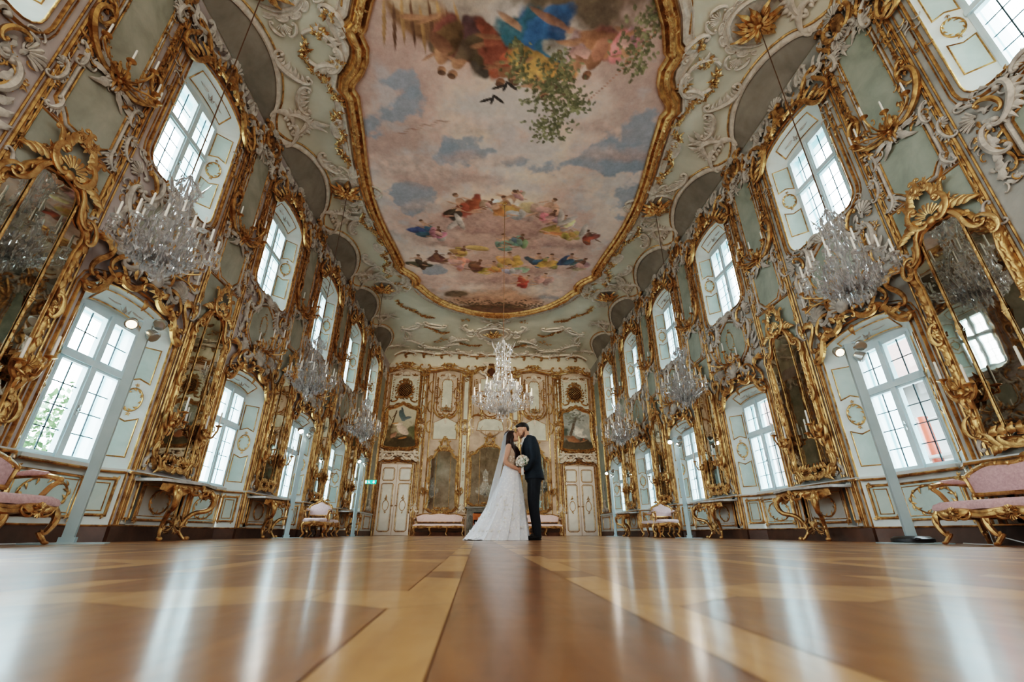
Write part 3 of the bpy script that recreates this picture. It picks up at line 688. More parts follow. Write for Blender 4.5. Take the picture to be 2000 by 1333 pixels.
def paint_ceiling():
    xs = np.arange(-3.5,3.501,.022); ys = np.arange(2.85,15.4,.022); x, y = np.meshgrid(xs, ys)
    c = Canvas(x, y); n1 = vnoise(x,y,.42,6,1); n2 = vnoise(x+n1*2,y-n1*1.5,.75,6,2); n3 = vnoise(x,y,1.6,5,7)
    c.col[:] = (.66,.48,.42); c.col = mixc(c.col,(.74,.62,.55),sstep(.42,.66,n2)); c.col = mixc(c.col,(.46,.31,.27),sstep(.52,.36,n1)*.7)
    c.col = mixc(c.col,(.80,.72,.60),sstep(.55,.75,n1)*.7)
    bl = sstep(.50,.62,n3*.5+n1*.5)*.55; c.col = mixc(c.col,(.52,.56,.60),bl)
    # open patches of blue sky between the clouds
    for bx_, by_, a, b in ((2.75,6.7,.55,1.0),(2.3,7.3,.7,.45),(-2.6,6.6,.45,.40),(-.7,7.4,.8,.28),(.3,7.6,.9,.25),(-2.3,9.0,.55,.5),(3.1,8.6,.35,.7),(-1.6,7.6,.35,.3),(-2.5,5.8,.3,.2),(-2.2,12.2,.4,.3),(1.8,13.9,.5,.25)):
        d = np.sqrt(((x-bx_)/a)**2+((y-by_)/b)**2)+(n2-.5)*2.6+(n3-.5)*2.6+(c.nx)*.9; c.col = mixc(c.col,(.27,.36,.45),(1-sstep(.75,1.15,d))*.85)
    for k in range(26):   # cloud banks with lit tops and dusky undersides
        cx_, cy_ = NR.uniform(-3,3), NR.uniform(6.4,14); a = NR.uniform(.4,1.1); b = a*NR.uniform(.18,.35)
        c.lit = 1; c.blob((.66,.50,.44) if NR.rand()<.6 else (.50,.35,.31), cx_, cy_, a, b, NR.uniform(-.3,.3), .8, .7, .55, .3)
    for cx_, cy_, a, b in ((-.2,9.85,1.9,.42),(0,10.15,1.5,.32),(.1,12.1,2.0,.35),(.3,12.9,1.7,.4),(-1.5,10.9,.8,.2),(1.4,10.7,1.1,.25)):
        c.blob((.42,.27,.235),cx_,cy_,a*1.1,b*1.15,0,.6,.6,.8,.4)
    c.blob((.80,.66,.50),-.1,9.0,1.6,.45,0,.9,.5,.7,.1)
    rs = np.random.RandomState(21)
    red,ochre,blue,teal,white,rose,dark,umber = (.42,.10,.05),(.55,.33,.09),(.06,.16,.26),(.18,.30,.25),(.66,.62,.56),(.62,.36,.32),(.10,.075,.055),(.22,.11,.06)
    # groups of draped figures riding on the clouds
    for fx, fy, h, cl in ((-.75,9.35,.75,red),(-.95,9.6,.5,dark),(.0,9.25,.85,white),(.12,9.35,.7,ochre),(.35,9.5,.6,(.42,.42,.42)),(.75,9.3,.7,rose),(.9,9.6,.5,rose),(-.35,9.2,.4,rose),(.3,8.75,.3,rose),
                          (-1.5,10.3,.62,blue),(-1.35,10.45,.45,rose),(.15,10.75,.6,teal),(.4,10.7,.55,teal),(1.15,10.05,.65,ochre),(1.5,10.2,.55,ochre),(1.9,10.3,.5,red),(1.2,9.75,.45,white),
                          (-1.6,12.0,.6,dark),(-1.25,11.7,.55,umber),(-.85,11.9,.7,rose),(-.5,12.1,.6,umber),(-.1,12.2,.6,ochre),(.2,11.8,.75,ochre),(.3,12.3,.6,(.40,.42,.44)),(.75,11.7,.65,blue),(1.0,11.75,.7,ochre),(1.35,11.6,.6,blue),(1.6,11.8,.6,rose),(.5,12.9,.6,red),(.9,12.8,.65,rose),(-.75,11.35,.5,ochre)):
        c.figure(fx*(1.62 if fy > 11 else 1.36), fy+(.0 if fy < 10 else .05), h*1.42, -1, rs.uniform(-.5,.5), cl, rs=rs, skin=(.56,.33,.22) if rs.rand()<.75 else (.22,.12,.08))
    for k in range(5):  # wings
        wx, wy = [(-1.35,9.95),(1.55,9.45),(1.75,9.6),(2.3,10.0),(-1.2,9.85)][k]; c.blob((.50,.46,.43),wx,wy,.36,.10,rs.uniform(.3,2.6),.25,.3,.95,.6)
    c.blob((.62,.45,.16),-.72,11.05,.38,.13,.1,.15,.1); c.blob((.40,.27,.09),-.72,11.12,.36,.05,.1,.2,.1)
    # the near group, seen upside down, and a darker hillside behind it
    c.blob((.13,.10,.06),.9,3.9,1.7,.75,.05,.5,.5,.95,.4); c.blob((.11,.09,.05),-.2,3.6,1.5,.6,0,.5,.5,.9,.4); c.blob((.36,.30,.24),-1.1,4.4,.75,.5,0,.6,.4,.8)
    c.blob((.30,.17,.08),-1.75,4.6,.55,.42,.3,.3,.3); c.blob((.50,.38,.26),-1.75,4.45,.42,.20,.2,.2,.2)
    for k in range(9): c.blob((.16,.09,.05) if k%2 else (.42,.25,.10),-2.3+.16*k,4.75+.08*sin(k*2),.035,.42,.18-.05*k,.3,.2)
    for fx, fy, h, cl in ((-.75,4.7,.9,umber),(-.3,4.65,.9,dark),(-.05,4.75,.9,red),(.15,4.55,1.05,(.03,.16,.26)),(.55,4.5,1.0,(.03,.16,.26)),(.35,4.9,.95,ochre),(.95,4.6,.8,rose),(1.3,4.5,.85,(.48,.22,.14)),(-1.15,4.6,.85,umber),(1.6,4.4,.6,rose)):
        c.figure(fx*1.15, fy+.28, h*1.35, 1, rs.uniform(-.5,.5), cl, rs=rs, skin=(.46,.24,.13) if rs.rand()<.6 else (.30,.15,.08))
    # tree boughs
    def bough(x0, y0, x1, y1, n, spread):
        for i in range(14): t = i/13; c.blob((.16,.12,.07),x0+(x1-x0)*t+.05*sin(5*t),y0+(y1-y0)*t,.05,.035*(1.3-t),0,.3,.3)
        for i in range(n):
            t = rs.uniform(.05,1.1); q = rs.randn()*spread*(1.05-abs(t-.55)); px, py = x0+(x1-x0)*t, y0+(y1-y0)*t
            c.blob((.13,.15,.075) if rs.rand()<.6 else (.24,.26,.13), px+q, py+rs.randn()*.10, rs.uniform(.035,.065), rs.uniform(.02,.04), rs.uniform(0,3), .3, .1, .9)
    bough(.75,5.0,.85,6.75,420,.30); bough(.6,5.6,1.35,6.1,160,.16); bough(2.2,4.0,2.2,5.2,190,.22); bough(.0,4.9,.1,5.6,80,.16)
    for bx_, by_ in ((-.18,5.75),(-.42,6.05)):
        for q in (-1,1): c.blob((.06,.055,.05),bx_+q*.12,by_-.02*q,.16,.035,q*.5+.15,.25,.2)
        c.blob((.05,.05,.05),bx_,by_,.035,.12,.3,.25,.2)
    for k in range(22): c.blob((.45,.20,.12),1.5+.04*k,5.9-.045*k-.0009*k*k,.03,.018,0,.4,.1,.8); c.blob((.38,.20,.14),-2.4+.05*k,7.0-.02*k+.04*sin(k),.07,.02,0,.5,.4,.5)
    # earth and bushes along the far edge
    c.blob((.46,.24,.14),0,14.2,2.4,.7,0,.5,.4,.9); c.blob((.60,.36,.24),-.2,13.75,1.7,.35,0,.7,.4,.7); c.blob((.16,.08,.04),.1,15.0,2.1,.55,0,.4,.4,.95); c.blob((.13,.10,.06),-1.5,13.9,.5,.25,-.4,.4,.4,.9); c.blob((.17,.10,.05),-.6,14.75,.5,.16,0,.4,.6); c.blob((.20,.13,.07),.8,14.7,.6,.12,0,.4,.6)
    for k in range(240): a = rs.uniform(-1.9,1.8); c.blob((.10,.08,.045),a,14.55+.16*rs.randn(),.05,.035,0,.4,.3,.8)
    gl = c.col.mean(axis=2, keepdims=True); c.col = c.col*.80 + (gl*np.array([1.10,.97,.90]))*.20
    c.col = np.clip(c.col*np.array([1.20,1.13,1.09])*(1+.28*(c.grain-.5))[...,None],0,1)
    keep = inside(x, y, outline)
    me = c.mesh('ceiling_painting', M['fresco'], keep, lambda vx, vy: np.stack([vx,vy,np.full(vx.shape,8.032)],1))
    tag(obj('ceiling_painting', me), 'large painted ceiling of pink clouds, blue sky and small draped figures inside the gilt frame', 'ceiling painting')
paint_ceiling()
def ceiling_frame():
    t = thing('painting_frame', 'long curving gilt frame around the ceiling painting', 'picture frame', (0,YC,8.0))
    def mp(u, v, w): return (u, v-YC, 8.05-w-8.0)
    g, bd = MB(mp), MB(mp); lv = g
    g.mould(outline, [(-.06,0),(-.05,.07),(-.01,.10),(.02,.07),(.05,.06),(.08,.12),(.13,.15),(.17,.12),(.19,.07),(.23,.08),(.25,.05),(.27,0)])
    n = len(outline); acc = 0
    fine = []
    for i in range(n):
        a, b = outline[i], outline[(i+1)%n]; m = max(1, int(hypot(b[0]-a[0],b[1]-a[1])/.07))
        fine += [(a[0]+(b[0]-a[0])*k/m, a[1]+(b[1]-a[1])*k/m, atan2(b[1]-a[1],b[0]-a[0])) for k in range(m)]
    for i, (x, y, a) in enumerate(fine):
        o = .105; px, py = x+sin(a)*o, y-cos(a)*o
        g.ball((px,py,.125), (.024,.024,.02), 6, 4)
        ph = i % 34
        if ph < 13:
            for q in (-1,1): lv.leaf((px+sin(a)*.03*q,py-cos(a)*.03*q), a+q*(.5+.2*RND.random()), .20, .085, .14, .05, -q*.6, 4)
            if ph in (4,8): lv.spray((px,py), .10,.10, 4, .035, .15, 4)
    bd.mould(outline, [(.27,0),(.29,.035),(.33,.04),(.35,.02),(.42,.02),(.45,.05),(.48,.0)])
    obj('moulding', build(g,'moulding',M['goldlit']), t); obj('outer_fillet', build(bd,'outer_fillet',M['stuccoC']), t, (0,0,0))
ceiling_frame()
# ---- stucco on the ceiling
def rosette_kit():
    k = Kit(); mp = lambda u,v,w: (u, v, -w); g, s_ = MB(mp), MB(mp)
    for i in range(16):
        a = 2*pi*i/16+RND.uniform(-.1,.1); g.leaf((.08*cos(a),.08*sin(a)), a, RND.uniform(.28,.40), .13, .03, .10, RND.uniform(-.8,.8), 5)
    for i in range(12): a = 2*pi*i/12+.2; g.leaf((.05*cos(a),.05*sin(a)), a, .22, .10, .08, .09, RND.uniform(-.5,.5), 4)
    g.ball((0,0,.10),(.06,.06,.06),10,6); k.part('leaves', build(g,'leaves',M['goldlit'])); return k
ROS = rosette_kit()
def ring_kit():
    mp = lambda u,v,w: (u, v, -w); s_, g = MB(mp), MB(mp)
    el = [(.62*cos(t),.55*sin(t)) for t in [2*pi*i/36 for i in range(36)]]
    s_.mould(el, rnd(-.05,.10,.06)); s_.mould(off(el,.10), rnd(0,.04,.04)); s_.poly(off(el,.20), .006)
    for i in range(14):
        a = 2*pi*i/14; s_.rocaille((.78*cos(a),.70*sin(a)),(.78*cos(a+.36),.70*sin(a+.36)),1,.03,.03,.16,'C',1,6)
    for a in (0,pi/2,pi,1.5*pi):
        c = (.86*cos(a),.78*sin(a)); s_.shell(c,.26,a-1.0,a+1.0,9,.02)
        for q in (-1,1): s_.scroll((c[0]-q*.26*sin(a),c[1]+q*.26*cos(a)),(c[0]+.30*cos(a)-q*.06*sin(a),c[1]+.30*sin(a)+q*.06*cos(a)),'C',-q,.04,.05)
    k = Kit(); k.part('stucco_ring', build(s_,'stucco_ring',M['stuccoC'])); return k
RING = ring_kit()
rosY = [4.28, 8.86, 13.64]
for i, Y in enumerate(rosY):
    for s in (-1,1):
        nm = ('nearest the camera','middle one of three','farthest from the camera')[i]; sd = 'left' if s<0 else 'right'
        z = zceil(s*4.0,Y)
        RING.spawn('stucco_surround', 'pale stucco ring around the sunburst on the %s ceiling side, %s' % (sd, nm), 'stucco ornament', (s*4.02,Y,z), 0, 'stucco rings around the ceiling rosettes', .74)
        ROS.spawn('ceiling_rosette', 'gilt sunburst rosette on the %s side of the ceiling, %s' % (sd, nm), 'ceiling rosette', (s*4.02,Y,z-.01), RND.random(), 'gilt ceiling rosettes', 1.0)
RING.spawn('stucco_surround','wide pale stucco ring on the ceiling between the painting and the far wall','stucco ornament',(0,17.25,8.05),0,'stucco rings around the ceiling rosettes',1.0)
ROS.spawn('ceiling_rosette','gilt sunburst rosette on the ceiling between the painting and the far wall','ceiling rosette',(0,17.25,8.04),0,'gilt ceiling rosettes')
ROS.spawn('ceiling_rosette','small gilt boss from which the central crystal chandelier cord hangs','ceiling rosette',(0,9.0,8.03),0,'gilt ceiling rosettes',.22)
# garlands
def spl(pts, n=8):
    out = []
    for i in range(len(pts)-1):
        p0,p1,p2,p3 = pts[max(i-1,0)],pts[i],pts[i+1],pts[min(i+2,len(pts)-1)]
        for k in range(n):
            t = k/n; out.append(tuple(.5*((2*b)+(-a+c)*t+(2*a-5*b+4*c-d)*t*t+(-a+3*b-3*c+d)*t**3) for a,b,c,d in zip(p0,p1,p2,p3)))
    return out+[tuple(pts[-1])]
gpaths = [[(3.75,5.15),(3.85,5.55),(3.62,5.85),(3.50,6.25),(3.30,6.45)],[(3.52,6.55),(3.72,6.75),(3.62,7.15),(3.85,7.45),(3.72,7.85),(3.80,8.1)],
          [(3.80,9.7),(3.92,10.1),(3.66,10.45),(3.62,10.9),(3.35,11.2)],[(3.40,11.45),(3.65,11.6),(3.55,12.0),(3.78,12.35),(3.65,12.75),(3.8,12.95)],
          [(3.7,14.5),(3.55,15.0),(3.2,15.3),(2.9,15.7),(2.4,15.9)],[(2.9,16.7),(2.6,16.95),(2.3,17.3),(1.9,17.2)],[(1.5,18.3),(1.0,18.6),(.5,18.5)]]
gn = ['nearest long garland','second garland, curling towards the nearer rosette ring','third garland, beyond the middle rosette','fourth garland, short of the far rosette','fifth garland, past the far rosette','small garland beside the end rosette ring','garland near the far wall']
for s in (-1,1):
    for p, lb in zip(gpaths, gn):
        x0, y0 = s*p[0][0], p[0][1]; g = MB(lambda u,v,w: (u-x0, v-y0, zceil(u,v)-w-zceil(x0,y0)))
        g.garland(spl([(s*a,b) for a,b in p]), .068, .082, .02); g.tube([(a,b,.015) for a,b in spl([(s*a,b) for a,b in p])], .012, 5)
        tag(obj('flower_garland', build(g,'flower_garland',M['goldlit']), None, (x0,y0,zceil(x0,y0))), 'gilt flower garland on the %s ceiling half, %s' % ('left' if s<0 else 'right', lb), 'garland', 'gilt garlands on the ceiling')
# fixed stucco reliefs and mauve panels of the ceiling
cs, cg, cb, cv = MB(ceilmap), MB(ceilmap), MB(ceilmap), MB(ceilmap)
for s in (-1,1):
    for k in range(2):
        def f(p): return [(s*x, y if k == 0 else 2*YC-y) for x, y in p]
        band = spl([(3.66,9.9),(3.62,10.6),(3.50,11.4),(3.40,12.0),(3.46,12.2)],6); inn = [(3.56,9.9),(3.52,10.4),(3.42,11.2),(3.36,11.9)]
        cb.poly(f(band+list(reversed([(a-.12,b) for a,b in inn]))), .004)
        cg.tube([(a,b,.02) for a,b in f(band)],.018,5)
        b2 = spl([(.0,15.85),(1.1,15.55),(2.0,15.05),(2.7,14.3),(2.95,13.7)],6)
        cg.tube([(a,b,.02) for a,b in f(b2)],.016,5)
        cb.poly(f(b2+list(reversed([(0,15.6),(1.0,15.4),(1.9,14.85),(2.5,14.1),(2.8,13.6)]))), .004)
        # rocaille clusters between frame and wall
        for (a, b), fl in ((((3.22,13.0),(3.5,12.55)),1),(((3.3,12.6),(3.75,12.5)),-1),(((3.05,13.2),(3.3,13.7)),-1),(((3.9,12.3),(4.3,12.9)),1),(((3.75,11.05),(3.6,11.5)),1),(((3.5,10.2),(3.78,9.9)),1),(((4.25,10.6),(4.0,10.0)),-1),(((4.2,11.6),(4.0,12.2)),1)):
            A, B = f([a,b]); cs.rocaille(A, B, fl*s*(1 if k == 0 else -1), .05, .04, .22, 'C', 1, 9)
        el = [(3.55+.32*cos(t), 12.95+.34*sin(t)) for t in [.9+5.0*i/20 for i in range(21)]]
        cs.tube([(a,b,.03) for a,b in f(el)],.035,6)
        for i in range(14): a_, b_ = f([el[i+3]])[0]; cs.leaf((a_,b_), RND.random()*6, .16,.09,.03,.04,RND.uniform(-1,1),3)
        for p in ((3.45,13.25),(3.28,12.75),(3.2,13.55)): q = f([p])[0]; cg.spray(q,.14,.12,6,.05,.03,7)
    # undulating cove edge above each window
    for Y in floorY[1:]:
        arc = spl([(4.87,Y-1.5),(4.78,Y-1.22),(4.60,Y-.95),(4.44,Y-.5),(4.38,Y),(4.44,Y+.5),(4.60,Y+.95),(4.78,Y+1.22),(4.87,Y+1.5)],6)
        if Y == floorY[-1]: arc = spl([(4.87,Y-1.5),(4.78,Y-1.22),(4.60,Y-.95),(4.44,Y-.5),(4.38,Y),(4.44,Y+.5),(4.62,Y+.95),(4.85,Y+1.3)],6)
        P = [(s*a,b) for a,b in arc]
        cs.tube([(a,b,.03) for a,b in P],.04,6); cg.tube([(a-s*.07,b,.02) for a,b in P],.016,5)
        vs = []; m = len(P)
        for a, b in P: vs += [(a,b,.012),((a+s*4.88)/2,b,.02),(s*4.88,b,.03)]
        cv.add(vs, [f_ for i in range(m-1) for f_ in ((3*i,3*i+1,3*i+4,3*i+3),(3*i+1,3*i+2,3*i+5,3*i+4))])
        for e in (-1,1):
            cs.rocaille((s*4.60,Y+e*1.30),(s*4.28,Y+e*1.62),-e*s,.05,.04,.20); cs.scroll((s*4.55,Y+e*1.5),(s*4.75,Y+e*1.1),'C',e*s,.05,.04)
        for q in range(4): cs.leaf((s*(4.3-.05*q),Y+1.5+RND.uniform(-.15,.15)), (pi if s > 0 else 0)+RND.uniform(-.8,.8), .36,.12,.02,.05,RND.uniform(-1,1),5)
    # far end
    for (a, b, fl) in (((2.3,19.3),(3.2,19.1),1),((3.3,18.9),(4.0,18.2),1),((2.0,16.6),(2.9,16.3),-1),((3.1,16.4),(3.9,16.9),-1),((3.9,17.1),(3.9,18.0),-1),((1.1,18.0),(1.9,18.4),1),((.5,15.75),(.15,16.0),1),((1.2,16.4),(.9,17.0),1),((1.7,19.1),(.9,19.3),1),((2.1,18.9),(1.5,18.5),-1)):
        cs.rocaille((s*a[0],a[1]),(s*b[0],b[1]),fl*s,.055,.04,.26,'C',-1,10)
    arc = spl([(2.0,18.9),(2.7,18.95),(3.5,18.5),(3.85,17.7),(3.6,16.9),(2.8,16.45),(2.2,16.6)],6); cs.tube([(s*a,b,.03) for a,b in arc],.035,6); cg.tube([(s*(a*1.0),b+.06,.02) for a,b in arc],.015,5)
    for p in ((2.5,18.2),(2.2,17.9),(1.2,15.95)): cg.spray((s*p[0],p[1]),.2,.12,6,.05,.03,6)
    cs.shell((s*2.0,17.8),.35,(pi if s>0 else 0)-1,(pi if s>0 else 0)+1,9,.02)
    wv = spl([(0,19.55),(.9,19.62),(1.8,19.45),(2.7,19.6),(3.6,19.4),(4.6,19.5)],6); cs.tube([(s*a,b,.04) for a,b in wv],.05,6); cg.tube([(s*a,b+.10,.04) for a,b in wv],.03,6)
    for i in range(5): cs.rocaille((s*(.7+.85*i),19.45),(s*(.25+.85*i),19.72),-s,.06,.05,.22); cg.rocaille((s*(.3+.85*i),19.62),(s*(.75+.85*i),19.82),s,.045,.05,.14); cs.leaf((s*(.5+.85*i),19.6),pi*1.5-s*.6,.5,.16,.03,.06,.8,6)
    for i in range(0): cs.rocaille((s*(.3+.31*i),19.75),(s*(.52+.31*i),19.62),(1 if i%2 else -1)*s,.04,.04,.16); cg.leaf((s*(.4+.31*i),19.9),RND.random()*6,.3,.12,.03,.05,.8,4)
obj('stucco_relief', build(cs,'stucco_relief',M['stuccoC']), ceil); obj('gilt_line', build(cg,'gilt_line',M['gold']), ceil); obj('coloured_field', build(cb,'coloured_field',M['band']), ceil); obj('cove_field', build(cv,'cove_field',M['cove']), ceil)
# ------------------------------------------------------------------ crests and cartouches on the long walls
def lower_cartouche():
    g, s_, f_ = MB(), MB(), MB()   # origin at the crown of the lower window arch
    for s in (-1,1):
        g.scroll((s*.80,-.30),(s*.42,.10),'S',s,.045,.05,2.6); g.scroll((s*.46,.06),(s*.14,.22),'C',-s,.045,.07,3.6,1.2)
        g.scroll((s*.62,.10),(s*.34,.34),'C',s,.035,.05); g.scroll((s*.10,.30),(s*.26,.55),'C',s,.035,.07); g.scroll((s*.82,-.1),(s*.70,.38),'S',-s,.035,.05)
        for k in range(5): g.leaf((s*(.25+.11*k),.16-.09*k), (0 if s>0 else pi)+s*(.7-.35*k), .22,.09,.04,.05,s*.9,4)
        for k in range(4): g.leaf((s*.70,.25+.03*k), pi/2-s*(.2+.35*k), .26,.09,.03,.05,-s*.8,4)
        g.spray((s*.36,.03),.13,.06,6,.034,.05,7); g.spray((s*.64,-.10),.10,.08,6,.032,.05,7); g.spray((s*.20,.46),.06,.08,4,.03,.07,5)
        s_.rocaille((s*.50,.24),(s*.22,.60),-s,.05,.05,.18); s_.rocaille((s*.30,.28),(s*.04,.34),s,.04,.06,.10); s_.shell((s*.52,.28),.24,pi/2-s*.9-.7,pi/2-s*.9+.7,7,.03)
        s_.scroll((s*.12,.42),(s*.10,.72),'S',s,.04,.08)
        for k in range(5): s_.leaf((s*.56,.36),pi/2-s*(.9-.4*k),.24,.10,.02,.06,s,4)
    s_.shell((0,.26),.30,.15,pi-.15,11,.06); s_.ball((0,.30,.10),(.10,.12,.06),10,6); g.flower((0,.12),.09,.09); g.scroll((-.16,.10),(.16,.10),'C',-1,.03,.10); g.leaf((0,.0),-pi/2,.16,.12,.05,.05)
    s_.leaf((0,.5),pi/2,.3,.14,.06,.06)
    k = Kit(); k.part('scrollwork', build(g,'scrollwork',M['gold'])); k.part('shell', build(s_,'shell',M['stucco'])); return k
def upper_crest():
    g, s_, f_ = MB(), MB(), MB()   # origin at the crown of the upper window arch
    for s in (-1,1):
        g.scroll((s*.90,-.35),(s*.34,.16),'S',s,.05,.06,2.2); g.scroll((s*.30,.12),(s*.08,.50),'C',-s,.05,.10,3.4,1.2); g.scroll((s*.60,.10),(s*.95,.30),'C',-s,.045,.07); g.scroll((s*.98,-.25),(s*.88,.34),'S',-s,.04,.05)
        for k in range(7): g.leaf((s*(.22+.10*k),.22-.07*k), (0 if s>0 else pi)+s*(.8-.3*k), .26,.10,.05,.06,s*.9,4)
        g.spray((s*.48,.10),.14,.08,6,.04,.06,7); g.spray((s*.80,-.12),.10,.14,6,.04,.05,7)
        s_.rocaille((s*.62,.22),(s*.28,.58),-s,.05,.06,.20); s_.rocaille((s*1.02,.22),(s*.70,.62),-s,.05,.05,.20); s_.rocaille((s*1.18,-.1),(s*1.02,.30),s,.04,.04,.14); s_.shell((s*.55,.34),.24,pi/2-s*.6-.7,pi/2-s*.6+.7,7,.04)
        for k in range(6): s_.leaf((s*(.4+.12*k),.42-.03*k),pi/2-s*RND.uniform(-.4,.9),.26,.10,.04,.06,s*RND.uniform(-1,1),4)
    f_.ball((0,.30,.05),(.15,.20,.05),12,6); g.scroll((-.17,.10),(.17,.10),'C',-1,.04,.10); g.flower((0,.12),.10,.11); s_.shell((0,.44),.26,.2,pi-.2,9,.06); g.leaf((0,.28),-pi/2,.24,.14,.10,.04)
    k = Kit(); k.part('scrollwork', build(g,'scrollwork',M['gold'])); k.part('shell', build(s_,'shell',M['stucco'])); k.part('dark_oval', build(f_,'dark_oval',M['golddark'])); return k
def pier_crest():
    g, s_, f_ = MB(), MB(), MB()   # top of the pier, origin at its foot
    for s in (-1,1):
        g.scroll((s*.08,.06),(s*.20,.44),'C',s,.055,.07,3.2,1.3); g.scroll((s*.16,.40),(s*.42,.58),'S',-s,.05,.06); g.scroll((s*.34,-.1),(s*.44,.36),'S',s,.045,.05)
        for k in range(5): g.leaf((s*.14,.40+.04*k),pi/2-s*(.2+.32*k),.28,.10,.05,.06,s*.8,4)
        g.spray((s*.30,.10),.10,.10,6,.04,.05,7); s_.rocaille((s*.46,.30),(s*.26,.62),-s,.05,.05,.18); s_.shell((s*.30,.24),.22,pi/2-s*.7-.8,pi/2-s*.7+.8,7,.03)
        s_.rocaille((s*.22,-.10),(s*.06,.06),s,.035,.05,.12)
    f_.ball((0,.26,.05),(.14,.22,.06),12,6); s_.shell((0,.42),.24,.2,pi-.2,9,.07); s_.shell((0,.08),.18,pi+.3,2*pi-.3,7,.05); g.flower((0,.30),.08,.11)
    k = Kit(); k.part('scrollwork', build(g,'scrollwork',M['gold'])); k.part('shell', build(s_,'shell',M['stucco'])); k.part('dark_oval', build(f_,'dark_oval',M['golddark'])); return k
CK, UK, PK = lower_cartouche(), upper_crest(), pier_crest()
ORD = ['nearest the camera','second from the camera','third from the camera','fourth from the camera','fifth from the camera','sixth, next to the far wall']
def sidename(s): return 'left' if s < 0 else 'right'
for s in (-1,1):
    for i, Y in enumerate(floorY[1:]):
        (p, r) = onwall(s, Y, .012, 2.86); lb = ORD[i]
        if i: CK.spawn('window_cartouche','gilt and grey shell cartouche over a %s wall lower window, %s' % (sidename(s), ['','the nearest','the second','the third','the fourth','the farthest'][i]),'cartouche',p,r,'cartouches over the lower windows')
        (p, r) = onwall(s, Y, .02, 6.80); UK.spawn('window_crest','gilt scrolled crest over a %s wall upper window, %s' % (sidename(s), lb),'crest',p,r,'crests over the upper windows')
        if Y+1.5 < 18:
            (p, r) = onwall(s, Y+1.5, .03, 7.06); PK.spawn('pier_crest','gilt crest with dark oval between %s wall upper windows, %s' % (sidename(s), lb),'crest',p,r,'crests on the piers',.86)
